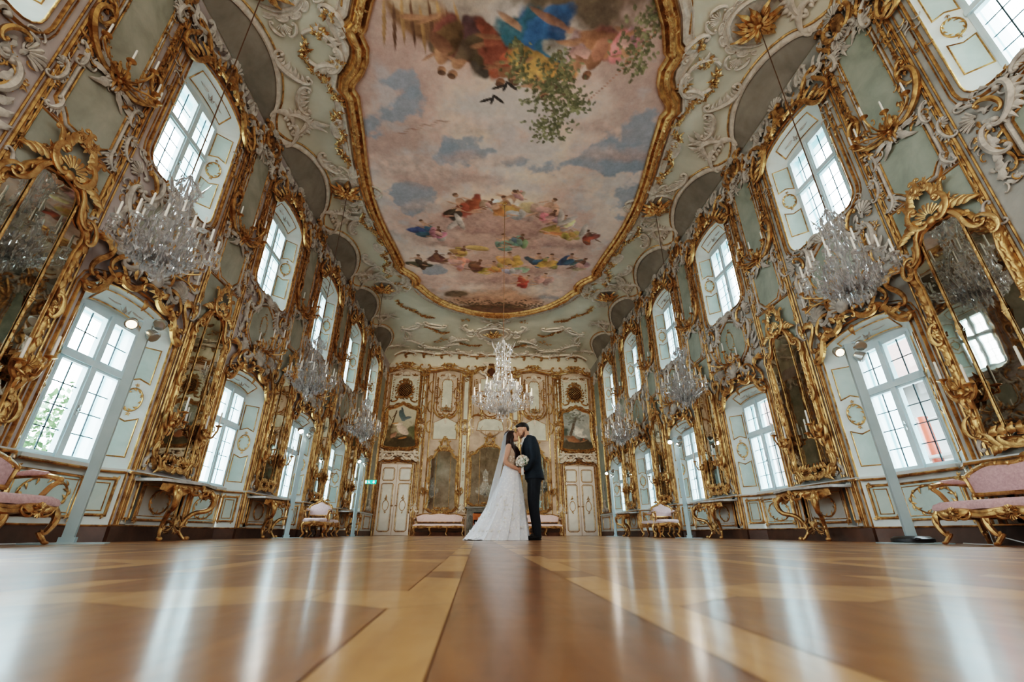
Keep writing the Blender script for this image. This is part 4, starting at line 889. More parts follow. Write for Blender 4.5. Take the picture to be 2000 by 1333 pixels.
# ------------------------------------------------------------------ pier mirrors
def mirror_outline(a, H, n=10):
    """half-shaped outline, counter-clockwise, bottom curved, arched top with shoulders"""
    h = [(0,-.02),(a*.45,.02),(a*.8,.0),(a*1.0,.10),(a*.97,.30),(a*.94,.5),(a*.94,H*.50),(a*.94,H*.74),(a*1.0,H*.80),(a*.95,H*.845),(a*.74,H*.87),(a*.62,H*.93),(a*.40,H*.985),(0,H)]
    return h + [(-u,v) for u,v in reversed(h[1:-1])]
def mirror_kit(a=.40, H=2.42, rich=1.):
    ol = mirror_outline(a-.025, H); flat = lambda u,v,w: (u,-w*.62,v)
    base, gl, dv, cr, bt = [MB(flat) for _ in range(5)]; lv = base; bt.M = lambda u,v,w: flat(u, v*.68 if v > 0 else v, w)
    gl.poly(ol, .03)
    base.mould(ol, [(-.012,0),(-.01,.05),(.0,.062),(.012,.05),(.028,.055),(.042,.08),(.062,.075),(.075,.05),(.08,0)])
    fine = []; n = len(ol)
    for i in range(n):
        p, q = ol[i], ol[(i+1)%n]; m = max(1,int(hypot(q[0]-p[0],q[1]-p[1])/.055)); fine += [(p[0]+(q[0]-p[0])*k/m, p[1]+(q[1]-p[1])*k/m, atan2(q[1]-p[1],q[0]-p[0])) for k in range(m)]
    for i, (x,y,t) in enumerate(fine):
        px, py = x+sin(t)*.042, y-cos(t)*.042
        if i % 2 == 0: lv.ball((px,py,.095), (.036,.012,.016), 6, 4, (cos(t+.35),sin(t+.35),0))
        if i % 9 == 0:
            for q in (-1,1): lv.leaf((px,py),t+q*.6,.085,.04,.085,.02,-q*.8,3)
        if i % 3 == 0: lv.leaf((x+sin(t)*.075,y-cos(t)*.075),t-.5,.07,.035,.04,.025,.6,3)
    g = a*.50
    for s in (-1,1):
        dv.tube([(s*g,.03,.045),(s*g,H*.93,.045)],.012,6)
        for k in range(int(H/.085)): dv.ball((s*g,.1+k*.08,.057),(.010,.02,.01),5,4)
        dv.flower((s*g,H*.48),.035,.055); dv.leaf((s*g,H*.48),pi/2,.12,.04,.055,.02); dv.leaf((s*g,H*.48),-pi/2,.12,.04,.055,.02)
        for z in (.50,): lv.scroll((s*a*.98,H*z-.12),(s*a*.98,H*z+.12),'C',s,.03,.09); lv.flower((s*a*.97,H*z),.05,.10)
        cr.scroll((s*a*1.02,H*.80),(s*a*.80,H*.90),'C',s,.025,.10,3.6,1.3); cr.scroll((s*a*.84,H*.86),(s*a*.30,H*1.01),'S',s,.028,.09,2.6)
        cr.scroll((s*.06,H*1.0),(s*.13,H*1.12),'C',s,.035,.11,3.4,1.3); cr.scroll((s*.12,H*1.09),(s*.26,H*1.17),'S',-s,.03,.08); cr.scroll((s*.10,H*1.17),(s*.03,H*1.25),'C',-s,.028,.10)
        for k in range(5): cr.leaf((s*(.10+.05*k),H*(1.02-.006*k)), (pi/2)-s*(.2+.25*k), .17,.075,.07,.05,-s*.9,4)
        for k in range(4): cr.leaf((s*.10,H*(1.10+.02*k)),pi/2-s*(.9-.25*k),.20,.08,.08,.05,s*.9,4)
        cr.spray((s*.22,H*1.05),.07,.06,5,.028,.08,5); cr.spray((s*.08,H*1.20),.06,.05,5,.028,.10,5)
        bt.scroll((s*.04,-.02),(s*a*.62,.05),'C',s,.030,.10,3.4,1.2); bt.scroll((s*a*.55,-.06),(s*a*1.02,.14),'S',-s,.028,.09); bt.scroll((s*a*1.03,.08),(s*a*.98,.42),'C',s,.024,.09)
        for k in range(5): bt.leaf((s*(.08+.06*k),-.02),(-pi/2)+s*(.9-.25*k),.13,.07,.07,.05,s*.9,4)
        for k in range(4): bt.leaf((s*(.05+.08*k),.07),(pi/2)-s*(.6-.1*k),.16,.08,.08,.05,s*.9,4)
    cr.shell((0,H*1.03),.17,.2,pi-.2,9,.10); cr.ball((0,H*1.01,.10),(.05,.06,.04),8,6); cr.flower((0,H*1.16),.06,.11); bt.shell((0,.02),.13,.1,pi-.1,9,.09); bt.shell((0,-.01),.10,pi+.2,2*pi-.2,7,.08)
    k = Kit(); k.part('mirror_glass', build(gl,'mirror_glass',M['mirror'],False)); k.part('frame', build(base,'frame',M['gold']))
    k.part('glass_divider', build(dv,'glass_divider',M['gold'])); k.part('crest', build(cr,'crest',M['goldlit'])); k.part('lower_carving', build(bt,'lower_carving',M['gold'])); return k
MIR = mirror_kit(.42); MIRF = mirror_kit(.62,2.52); MIRC = mirror_kit(.88,2.50)
# ------------------------------------------------------------------ candle sconces
def candle_mesh(h=.17, r=.0125):
    b = MB(xyz); b.lathe([(r*.95,0),(r,.01),(r*.9,h),(r*.45,h+.006)],8); b.tube([(0,0,h),(0.002,0,h+.014)],.002,4); return build(b,'candle',M['candle'])
def pan_mesh(r=.05):
    b = MB(xyz); b.lathe([(.008,-.03),(.018,-.018),(.012,-.006),(r*.6,.0),(r,.012),(r*.92,.02),(r*.5,.01),(.015,.012),(.018,.03),(.014,.032)],12); return build(b,'drip_pan',M['gold'])
CAN, PAN, CANL = candle_mesh(), pan_mesh(), candle_mesh(.20,.014)
def sconce_kit(tips, back=True, can=CAN, pan=1.):
    """tips: (u, w, v) of the drip pans; arms are parts, each with its pan and candle as sub-parts"""
    k = Kit(); b = MB()
    for s in (-1,1):
        b.scroll((s*.02,-.10),(s*.10,.12),'C',s,.028,.04,3.4); b.leaf((s*.03,.02),pi/2-s*.7,.2,.08,.03,.05,s*.8,4); b.leaf((s*.02,-.04),-pi/2+s*.5,.16,.07,.03,.04,-s*.8,4)
    b.shell((0,.02),.12,.2,pi-.2,7,.04); b.ball((0,-.02,.05),(.045,.06,.04),8,5)
    k.part('back_plate', build(b,'back_plate',M['gold']))
    for (u, w, v) in tips:
        a = MB(); pts = spl([(0,-.02,.05),(u*.35,-.07+v*.1,.06+w*.4),(u*.75,v*.35-.05,w*.85),(u,v-.06,w),(u,v-.028,w)],5)
        a.tube(pts,[.013]*len(pts),6); j = len(pts)//2
        a.leaf((pts[j][0],pts[j][1]),pi/2*(1 if u>0 else 1),.09,.04,pts[j][2],.02,.6,3); a.scroll((u*.55,v*.3),(u*.7,v*.3+.09),'C',1 if u>0 else -1,.009,w*.7)
        am = build(a,'arm',M['gold']); l = (u,-w,v)
        k.part('arm', am, subs=(('drip_pan',PAN,l,(0,0,0)),('candle',can,(u,-w,v+.03),(0,0,0))))
    return k
SC_UP = sconce_kit([(-.42,.16,.12),(-.20,.30,.02),(.02,.36,.16),(.22,.30,.02),(.42,.16,.12)])
SC_LO = sconce_kit([(-.50,.20,-.06),(-.30,.34,.10),(-.02,.40,.22),(.30,.34,.10),(.50,.20,-.06)])
SC_M = sconce_kit([(-.02,.20,.12),(.16,.12,.02)],can=CANL); SC_M2 = sconce_kit([(.02,.20,.12),(-.16,.12,.02)],can=CANL)
# ------------------------------------------------------------------ console tables
def console_kit(w=1.28, h=.745, dep=.46):
    tp, ap, lg, stt = MB(), MB(), [], MB()
    n = 22; front = [(-w/2+w*i/n, -.03-dep*(.62+.38*sin(pi*i/n))-.018*cos(4*pi*i/n)) for i in range(n+1)]
    out = [(-w/2,0)]+front+[(w/2,0)]
    tp.M = lambda u,v,q: (u,v,q); tp.slab(list(reversed(out)), h-.035, h); tp.slab(list(reversed(out)), h-.0351, h-.035)
    inn = [(u*.95, v*.93) for u,v in front]
    ap.M = xyz
    vs = []; m = len(inn)
    for i,(u,v) in enumerate(inn):
        d = .12+.05*cos(4*pi*i/(m-1)+pi)+.03*cos(2*pi*i/(m-1)); vs += [(u,v,h-.035),(u,v-.02,h-.06),(u,v-.012,h-.09),(u,v-.004,h-.035-d),(u,v+.03,h-.035-d)]
    ap.add(vs,[(5*i+c,5*i+5+c,5*i+6+c,5*i+1+c) for i in range(m-1) for c in range(4)])
    fm = lambda u,v,q: (u, -.03-dep*(.62+.38*sin(pi*(u/w+.5)))*.93-.012-q, v)
    ap.M = fm
    for s in (-1,1):
        ap.scroll((s*.05,h-.14),(s*.20,h-.12),'C',s,.018,.02); ap.scroll((s*.22,h-.13),(s*.40,h-.10),'S',s,.016,.015)
        for k in range(4): ap.leaf((s*(.06+.1*k),h-.10),(0 if s>0 else pi)-s*.3,.11,.05,.01,.02,s*.8,3)
        ap.spray((s*.42,h-.12),.05,.04,4,.018,.02,5)
    ap.shell((0,h-.11),.08,.1,pi-.1,7,.02); ap.shell((0,h-.14),.07,pi+.2,2*pi-.2,7,.02); ap.flower((0,h-.12),.03,.04)
    k = Kit(); k.part('table_top', build(tp,'table_top',M['marble'],False)); k.part('carved_apron', build(ap,'carved_apron',M['gold']))
    for s in (-1,1):
        g = MB(xyz); P = spl([(s*.40,-dep*.84,h-.10),(s*.45,-dep*.98,h-.20),(s*.40,-dep*.92,h-.34),(s*.26,-dep*.62,.34),(s*.19,-dep*.45,.16),(s*.24,-dep*.52,.05),(s*.28,-dep*.60,.012)],6); m = len(P)
        g.tube(P,[.040*(1-.60*min(1,i/m*1.25))+.006 for i in range(m)],8); g.ball((s*.29,-dep*.62,.028),(.04,.04,.028),8,5)
        g.M = lambda u,v,q: (u,-dep*.97-q,v); g.leaf((s*.43,h-.12),-pi/2,.20,.09,.02,.03,-s*.3,4); g.scroll((s*.38,h-.20),(s*.47,h-.12),'C',s,.016,.03)
        k.part('leg', build(g,'leg',M['gold']))
    g = stt; g.M = xyz
    g.tube(spl([(-.20,-dep*.46,.16),(-.10,-dep*.40,.20),(0,-dep*.36,.24),(.10,-dep*.40,.20),(.20,-dep*.46,.16)],5),.02,6)
    g.M = lambda u,v,q: (u,-dep*.46-q,v)
    for s in (-1,1): g.rocaille((s*.17,.14),(s*.03,.20),-s,.018,.02,.06); g.scroll((s*.20,.16),(s*.05,.30),'C',s,.016,.02); g.leaf((s*.06,.22),pi/2-s*.6,.12,.05,.02,.03,s,3)
    g.shell((0,.18),.09,.1,pi-.1,7,.02); g.spray((0,.26),.05,.05,4,.02,.02,5)
    k.part('stretcher', build(g,'stretcher',M['golddark'])); return k
CON = console_kit()
# ------------------------------------------------------------------ seats
def seat_kit(w, dep=.56, legs=4, sh=.43, bh=.82, bench=False, mat_='pink'):
    """rococo settee or armchair, front towards -y, back at y = 0"""
    k = Kit(); st, rail, back, bf = MB(xyz), MB(xyz), MB(xyz), MB(xyz)
    n = 24; a = w/2
    fr = [(-a+w*i/n, -dep-.035*sin(pi*i/n)+.012*cos(2*pi*legs*i/n)) for i in range(n+1)]
    out = [(-a+.02,-.03)]+fr+[(a-.02,-.03)]; out = list(reversed(out))
    m = len(out); vs = []
    for z, q in ((sh-.055,1),(sh-.03,1.01),(sh,.985),(sh+.025,.90),(sh+.032,.6)): vs += [(u*q, -dep*.52+(v+dep*.52)*q, z) for u,v in out]
    st.add(vs,[(j*m+i,j*m+(i+1)%m,(j+1)*m+(i+1)%m,(j+1)*m+i) for j in range(4) for i in range(m)]+[tuple(4*m+i for i in range(m))])
    k.part('seat_cushion', build(st,'seat_cushion',M[mat_]))
    for r, z in ((.02,sh-.07),(.028,sh-.10)):
        rail.tube([(u,v,z-.012*cos(2*pi*(legs-1)*(i-1)/n)) for i,(u,v) in enumerate(reversed(out))],r,6,closed=True)
    rail.M = lambda u,v,q: (u,-dep-.03-q,v)
    mids = [-a+w*(i+.5)/(legs-1) for i in range(legs-1)] if legs > 2 else [0]
    for u in mids:
        rail.shell((u,sh-.09),.06,.0,pi,7,.02); rail.shell((u,sh-.10),.06,pi,2*pi,7,.02); rail.flower((u,sh-.09),.03,.035)
        for s in (-1,1): rail.scroll((u+s*.04,sh-.13),(u+s*.15,sh-.08),'C',s,.013,.015); rail.leaf((u+s*.05,sh-.10),(0 if s>0 else pi),.12,.05,.02,.02,s*.5,3)
    k.part('seat_rail', build(rail,'seat_rail',M['gold']))
    for i in range(legs):
        for fb in (0,1):
            if fb and 0 < i < legs-1 and legs > 3 and i % 2: pass
            x = -a+.04+(w-.08)*i/(legs-1); sx_ = -1 if x < 0 else 1; y = -dep+.02 if not fb else -.07; o = -1 if not fb else 1
            g = MB(xyz); P = spl([(x,y,sh-.07),(x+sx_*.035,y+o*.03,sh-.16),(x+sx_*.01,y+o*.005,sh-.27),(x-sx_*.02,y-o*.02,.10),(x+sx_*.01,y+o*.015,.03),(x+sx_*.02,y+o*.03,.012)],5); mm = len(P)
            g.tube(P,[.036*(1-.62*j/mm) for j in range(mm)],7); g.ball((x+sx_*.02,y+o*.03,.016),(.024,.024,.016),7,4)
            if not fb: g.M = lambda u,v,q: (u,y-.035-q,v); g.leaf((x,sh-.08),-pi/2,.12,.06,.01,.02,0,4)
            k.part('leg', build(g,'leg',M['gold']))
    if not bench:
        nb = max(1, legs-1) if w > 1.2 else 1
        def top(u):
            t = (u+a)/w; b = bh-.10+.10*sin(pi*t)**.6
            if nb > 1: b += .018*cos(2*pi*nb*t+pi)
            else: b += .05*max(0,1-abs(t-.5)*5)
            return b
        N = 26; P = [(-a*.98+w*.98*i/N, top(-a+w*i/N)) for i in range(N+1)]
        lo = [(-a*.90, sh+.10),(a*.90, sh+.10)]
        ang = .16
        bm_ = lambda u,v,q: (u, -.02-q+(v-sh)*ang-.02, v)
        back.M = bm_; path = [(lo[0][0],lo[0][1])]+[(lo[1][0],lo[1][1])]+list(reversed(P))
        c0 = (0,(sh+bh)/2)
        ring = lambda q: [(c0[0]+(u-c0[0])*q, c0[1]+(v-c0[1])*q) for u,v in path]
        mm = len(path); vs = []
        for q,h in ((1,0),(1,.02),(.94,.045),(.6,.058)): vs += [(u,v,h) for u,v in ring(q)]
        back.add(vs,[(j*mm+i,j*mm+(i+1)%mm,(j+1)*mm+(i+1)%mm,(j+1)*mm+i) for j in range(3) for i in range(mm)]+[tuple(3*mm+i for i in range(mm)), tuple(range(mm-1,-1,-1))])
        k.part('back_cushion', build(back,'back_cushion',M[mat_]))
        bf.M = bm_; bf.tube([(u,v,.03) for u,v in path],[.026]*mm,7,closed=True)
        for i in range(0,mm,2): bf.ball((path[i][0],path[i][1],.05),(.018,.026,.014),6,4)
        bf.shell((0,top(0)+.01),.07,.1,pi-.1,7,.03); 
        for s in (-1,1):
            bf.leaf((s*.04,top(0)+.01),(0 if s>0 else pi)+s*.3,.16,.06,.04,.03,-s*.6,4); bf.scroll((s*a*.98,top(-a)-.06),(s*a*.90,top(-a)+.01),'C',s,.018,.04)
            bf.tube([(s*a*.88,sh-.06,.02),(s*a*.92,sh+.10,.03)],.024,6)
        k.part('back_frame', build(bf,'back_frame',M['gold']))
        for s in (-1,1):
            ar, pad = MB(xyz), MB(xyz); x = s*(a-.01); z = sh+.20
            P = spl([(x,-.02,z),(x+s*.01,-dep*.30,z+.015),(x,-dep*.66,z+.005),(x+s*.02,-dep*.80,z-.03),(x,-dep*.72,z-.09),(x-s*.01,-dep*.58,sh-.03)],5); m3 = len(P)
            ar.tube(P,[.024]*m3,7); ar.ball((x+s*.02,-dep*.80,z-.02),(.03,.035,.03),8,5)
            pad.tube([(x,-dep*.08,z+.022),(x+s*.008,-dep*.30,z+.036),(x,-dep*.60,z+.026)],[.022,.034,.022],8)
            am = build(ar,'armrest',M['gold']); k.part('armrest', am, subs=(('arm_pad',build(pad,'arm_pad',M[mat_]),(0,0,0),(0,0,0)),))
    return k
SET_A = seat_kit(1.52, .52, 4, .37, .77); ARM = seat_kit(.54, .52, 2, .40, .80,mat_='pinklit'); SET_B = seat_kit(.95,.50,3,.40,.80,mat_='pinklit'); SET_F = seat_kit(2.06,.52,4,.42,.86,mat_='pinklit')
# ------------------------------------------------------------------ chandeliers
def chandelier_kit(R_=.60, H=1.36, n1=12, n2=6, cord=3.9, seed=1):
    rs = random.Random(seed); k = Kit()
    c = MB(xyz); c.tube([(0,0,H),(0,0,H+cord)],.008,5); k.part('cord', build(c,'cord',M['cord']))
    st = MB(xyz); st.lathe([(.02,.02),(.06,.05),(.10,.11),(.05,.17),(.025,.24),(.06,.30),(.09,.36),(.05,.42),(.022,.55),(.05,.62),(.07,.70),(.04,.78),(.02,.95),(.05,1.02),(.03,1.1),(.012,H)],10)
    k.part('glass_stem', build(st,'glass_stem',M['crystal'],False))
    fr = MB(xyz)
    for i in range(8):
        a = 2*pi*i/8; ca, sa_ = cos(a), sin(a)
        fr.tube([(r*R_/.6*ca,r*R_/.6*sa_,z*H/1.36) for r,z in spl([(.04,.10),(.20,.14),(.31,.30),(.27,.52),(.17,.72),(.13,.95),(.17,1.14),(.05,1.26),(.02,1.32)],4)],.009,5)
    fr.lathe([(.03,.085),(.07,.10),(.05,.14),(.02,.15)],10); k.part('frame_rods', build(fr,'frame_rods',M['crystal']))
    cr = MB(xyz)
    def pend(x,y,z,l,w):
        a = rs.random()*3.14; ca, sa_ = cos(a)*w, sin(a)*w; e, f_ = -sin(a)*w*.35, cos(a)*w*.35
        cr.add([(x,y,z),(x+ca,y+sa_,z-l*.6),(x+e,y+f_,z-l*.6),(x-ca,y-sa_,z-l*.6),(x-e,y-f_,z-l*.6),(x,y,z-l)],[(0,1,2),(0,2,3),(0,3,4),(0,4,1),(5,2,1),(5,3,2),(5,4,3),(5,1,4)])
    def bead(x,y,z,r): cr.ball((x,y,z),r,5,3)
    q = R_/.6
    prof = [(.33,.20,.09,26),(.35,.30,.08,26),(.31,.44,.08,22),(.27,.55,.07,20),(.20,.68,.07,16),(.15,.84,.06,14),(.15,1.0,.06,12),(.19,1.15,.07,14),(.12,1.26,.06,8),(.22,.14,.10,18),(.12,.06,.10,10),(.26,.36,.08,18),(.42,.26,.07,22),(.20,.24,.10,16)]
    for r,z,l,n in prof:
        for i in range(int(n*2.0)):
            a = 2*pi*(i+rs.random()*.6)/n; rr_ = r*q*rs.uniform(.86,1.12); pend(rr_*cos(a),rr_*sin(a),z*H/1.36+rs.uniform(-.03,.03),l*rs.uniform(.8,1.6),rs.uniform(.013,.034))
    for k_ in range(90):
        a = rs.random()*2*pi; z = rs.uniform(.10,.62); r = q*(.20+.26*sin(pi*min(1,z/.62))); bead(r*cos(a),r*sin(a),z*H/1.36,rs.uniform(.012,.022))
    for i in range(8): # bead chains from crown to rim
        a = 2*pi*(i+.5)/8
        for j in range(13):
            t = j/12; r = (.17+(.36-.17)*t-.10*sin(pi*t))*q; z = (1.14+(.34-1.14)*t-.05*sin(pi*t))*H/1.36; bead(r*cos(a),r*sin(a),z,.015)
    for i in range(10):  # upright leaves of the crown
        a = 2*pi*i/10; x,y = .16*q*cos(a), .16*q*sin(a); cr.add([(x,y,1.12*H/1.36),(x*1.5-.03*sin(a),y*1.5+.03*cos(a),1.22*H/1.36),(x*1.75,y*1.75,1.33*H/1.36),(x*1.5+.03*sin(a),y*1.5-.03*cos(a),1.22*H/1.36)],[(0,1,2,3)])
    cr.ball((0,0,-.02),(.055,.055,.075),8,5); pend(0,0,-.06,.10,.03)
    m = build(cr,'crystal_drops',M['crystal'],False)
    k.part('crystal_drops', m)
    for ring,(n,r,z,ph) in enumerate(((n1,R_,.36,0),(n2,R_*.62,.60,.3))):
        am = MB(xyz); P = spl([(.05,0,.20),(r*.35,0,.10),(r*.75,0,z-.16),(r*.98,0,z-.12),(r,0,z-.03)],5); am.tube(P,.011,6)
        a_ = build(am,'arm',M['crystal'],False); cup = MB(xyz); cup.lathe([(.012,-.03),(.03,-.02),(.05,0),(.056,.012),(.02,.01),(.018,.03)],9)
        for i in range(6):
            b = 2*pi*i/6; x,y = .05*cos(b), .05*sin(b); cup.add([(x,y,.0),(x+.012*sin(b),y-.012*cos(b),-.055),(x*1.15,y*1.15,-.055),(x-.012*sin(b),y+.012*cos(b),-.055),(x,y,-.095)],[(0,1,2),(0,2,3),(4,2,1),(4,3,2),(0,3,1),(4,1,3)])
        cp = build(cup,'drip_cup',M['crystal'],False)
        for i in range(n):
            k.part('arm', a_, rot=(0,0,2*pi*(i+ph)/n), subs=(('drip_cup',cp,(r,0,z),(0,0,0)),('candle',CAN,(r,0,z+.03),(0,0,0))))
    return k
CH = chandelier_kit(.47); CHB = chandelier_kit(.62,1.78,14,8,3.95,4)
for i, Y in enumerate((4.3,9.0,13.7)):
    for s in (-1,1):
        o = CH.spawn('crystal_chandelier','crystal chandelier with white candles by the %s wall, %s' % (sidename(s),('nearest the camera','middle one of the row','farthest one of the row')[i]),'chandelier',(s*4.04,Y,2.72),i*.4,'crystal chandeliers along the walls')
CHB.spawn('crystal_chandelier','tall central crystal chandelier hanging in front of the far wall above the couple','chandelier',(0,9.0,2.36),.2)
for o in bpy.data.objects:
    if o.name.startswith('crystal_drops'): o['kind'] = 'stuff'
# ------------------------------------------------------------------ floodlight stands
def stand_kit(h=2.36, lit='lamplit', disc=False):
    k = Kit(); p = MB(xyz); p.box(-.045,.045,-.035,.035,.02,h); k.part('pole', build(p,'pole',M['steel'],False))
    b = MB(xyz)
    b.box(-.30,.30,-.16,.16,0,.012); b.box(-.06,.06,-.06,.06,.012,.06); k.part('base_plate', build(b,'base_plate',M['steel'],False))
    if disc:
        d = MB(xyz); d.lathe([(.17,.013),(.19,.02),(.19,.05),(.15,.075),(.05,.08)],20); d.ball((.0,-.18,.045),(.03,.03,.02),8,5); k.part('base_weight', build(d,'base_weight',M['black']))
    for i,(dx,dz,on,rz) in enumerate(((-.13,-.10,1,.3),(.12,-.05,0,-.5),(.08,-.20,0,1.9))):
        a = MB(xyz); a.tube([(0,0,h+dz+.04),(dx*.5,-.03,h+dz+.06),(dx,-.05,h+dz+.03)],.012,6)
        l = MB(xyz); l.lathe([(.015,.07),(.04,.065),(.058,.03),(.066,-.04),(.06,-.045)],14)
        ln = MB(xyz); ln.lathe([(.05,-.046),(.01,-.050)],12)
        rot = (-.9,0,rz*.6); loc = (dx,-.06,h+dz)
        k.part('lamp_arm', build(a,'lamp_arm',M['steel']))
        k.part('lamp_head', build(l,'lamp_head',M['chrome']), loc, rot, subs=(('lens',build(ln,'lens',M[lit] if on else M['chrome']),(0,0,0),(0,0,0)),))
    return k
SK, SKD, SKW = stand_kit(), stand_kit(2.36,'lamplit',True), stand_kit(2.30,'lampwhite')
stands = [(-4.32,4.83,SK,'tall pale steel floodlight stand before the nearest lower left window',.5),(4.28,4.90,SKD,'tall pale steel floodlight stand on a black disc base beside the right-hand settee',-.5),
          (-4.40,10.2,SKW,'pale steel floodlight stand with a glaring lamp, left wall beside the armchair',.6),(4.40,10.62,SKW,'pale steel floodlight stand with a glaring lamp, right wall beside the armchair',-.6),
          (-4.2,14.68,SKW,'farthest floodlight stand by the left wall, behind the console table',.6),(4.52,16.85,SKW,'farthest floodlight stand by the right wall near the far door',-.6)]
for x,y,k,lb,rz in stands: k.spawn('floodlight_stand',lb,'lamp stand',(x,y,0),rz,'floodlight stands')
# ------------------------------------------------------------------ place along the walls
pierY = [BAY0+BAYS*k+1.5 for k in range(5)]
MN = ['nearest the camera','second from the camera','third from the camera','fourth from the camera','fifth, near the corner']
for s in (-1,1):
    sd = sidename(s)
    for i, Y in enumerate(pierY):
        (p, r) = onwall(s, Y, .025, .97); MIR.spawn('pier_mirror','tall gilt carved pier mirror on the %s wall, %s' % (sd, MN[i]),'mirror',p,r,'pier mirrors on the side walls',sc3=(1.12,1,1.04) if i == 0 else None)
        (p, r) = onwall(s, Y, .02, 5.02); SC_UP.spawn('wall_sconce','five-candle gilt sconce high above the %s wall mirror, %s' % (sd, MN[i]),'sconce',p,r,'candle sconces on the upper wall panels')
        for e, kk in ((-1,SC_M),(1,SC_M2)):
            (p, r) = onwall(s, Y + e*.42*(1 if s<0 else -1), .08, 1.52)
            near = (e < 0) == (s < 0)
            kk.spawn('mirror_sconce','two-candle bracket on the %s edge of the %s wall mirror, %s' % ('nearer' if near else 'farther', sd, MN[i]),'sconce',p,r,'candle brackets on the mirror frames')
    for i, Y in enumerate(floorY[2:]):
        (p, r) = onwall(s, Y, .06, 3.42); SC_LO.spawn('wall_sconce','five-candle gilt sconce over the lower window on the %s wall, %s' % (sd, ['the nearest','the second','the third','the fourth','the farthest'][i]),'sconce',p,r,'candle sconces over the lower windows')
    for i, lb in ((1,'nearest to the camera'),(2,'middle one of three'),(4,'farthest, near the corner')):
        (p, r) = onwall(s, pierY[i], .055, 0); CON.spawn('console_table','gilt console table with grey marble top against the %s wall, %s' % (sd, lb),'table',p,r,'console tables')
    (p, r) = onwall(s, 3.76, .14, 0); SET_A.spawn('settee','large pink upholstered gilt settee at the %s edge of the photo' % sd,'settee',p,r,'pink settees along the side walls')
    (p, r) = onwall(s, 13.0, .10, 0); SET_B.spawn('settee','small pink gilt settee seen end-on behind the armchair by the %s wall' % sd,'settee',p,r,'pink settees along the side walls')
    ARM.spawn('armchair','pink gilt armchair facing the camera by the %s wall' % sd,'armchair',(s*4.42,12.15,0),s*-.12,'pink armchairs')
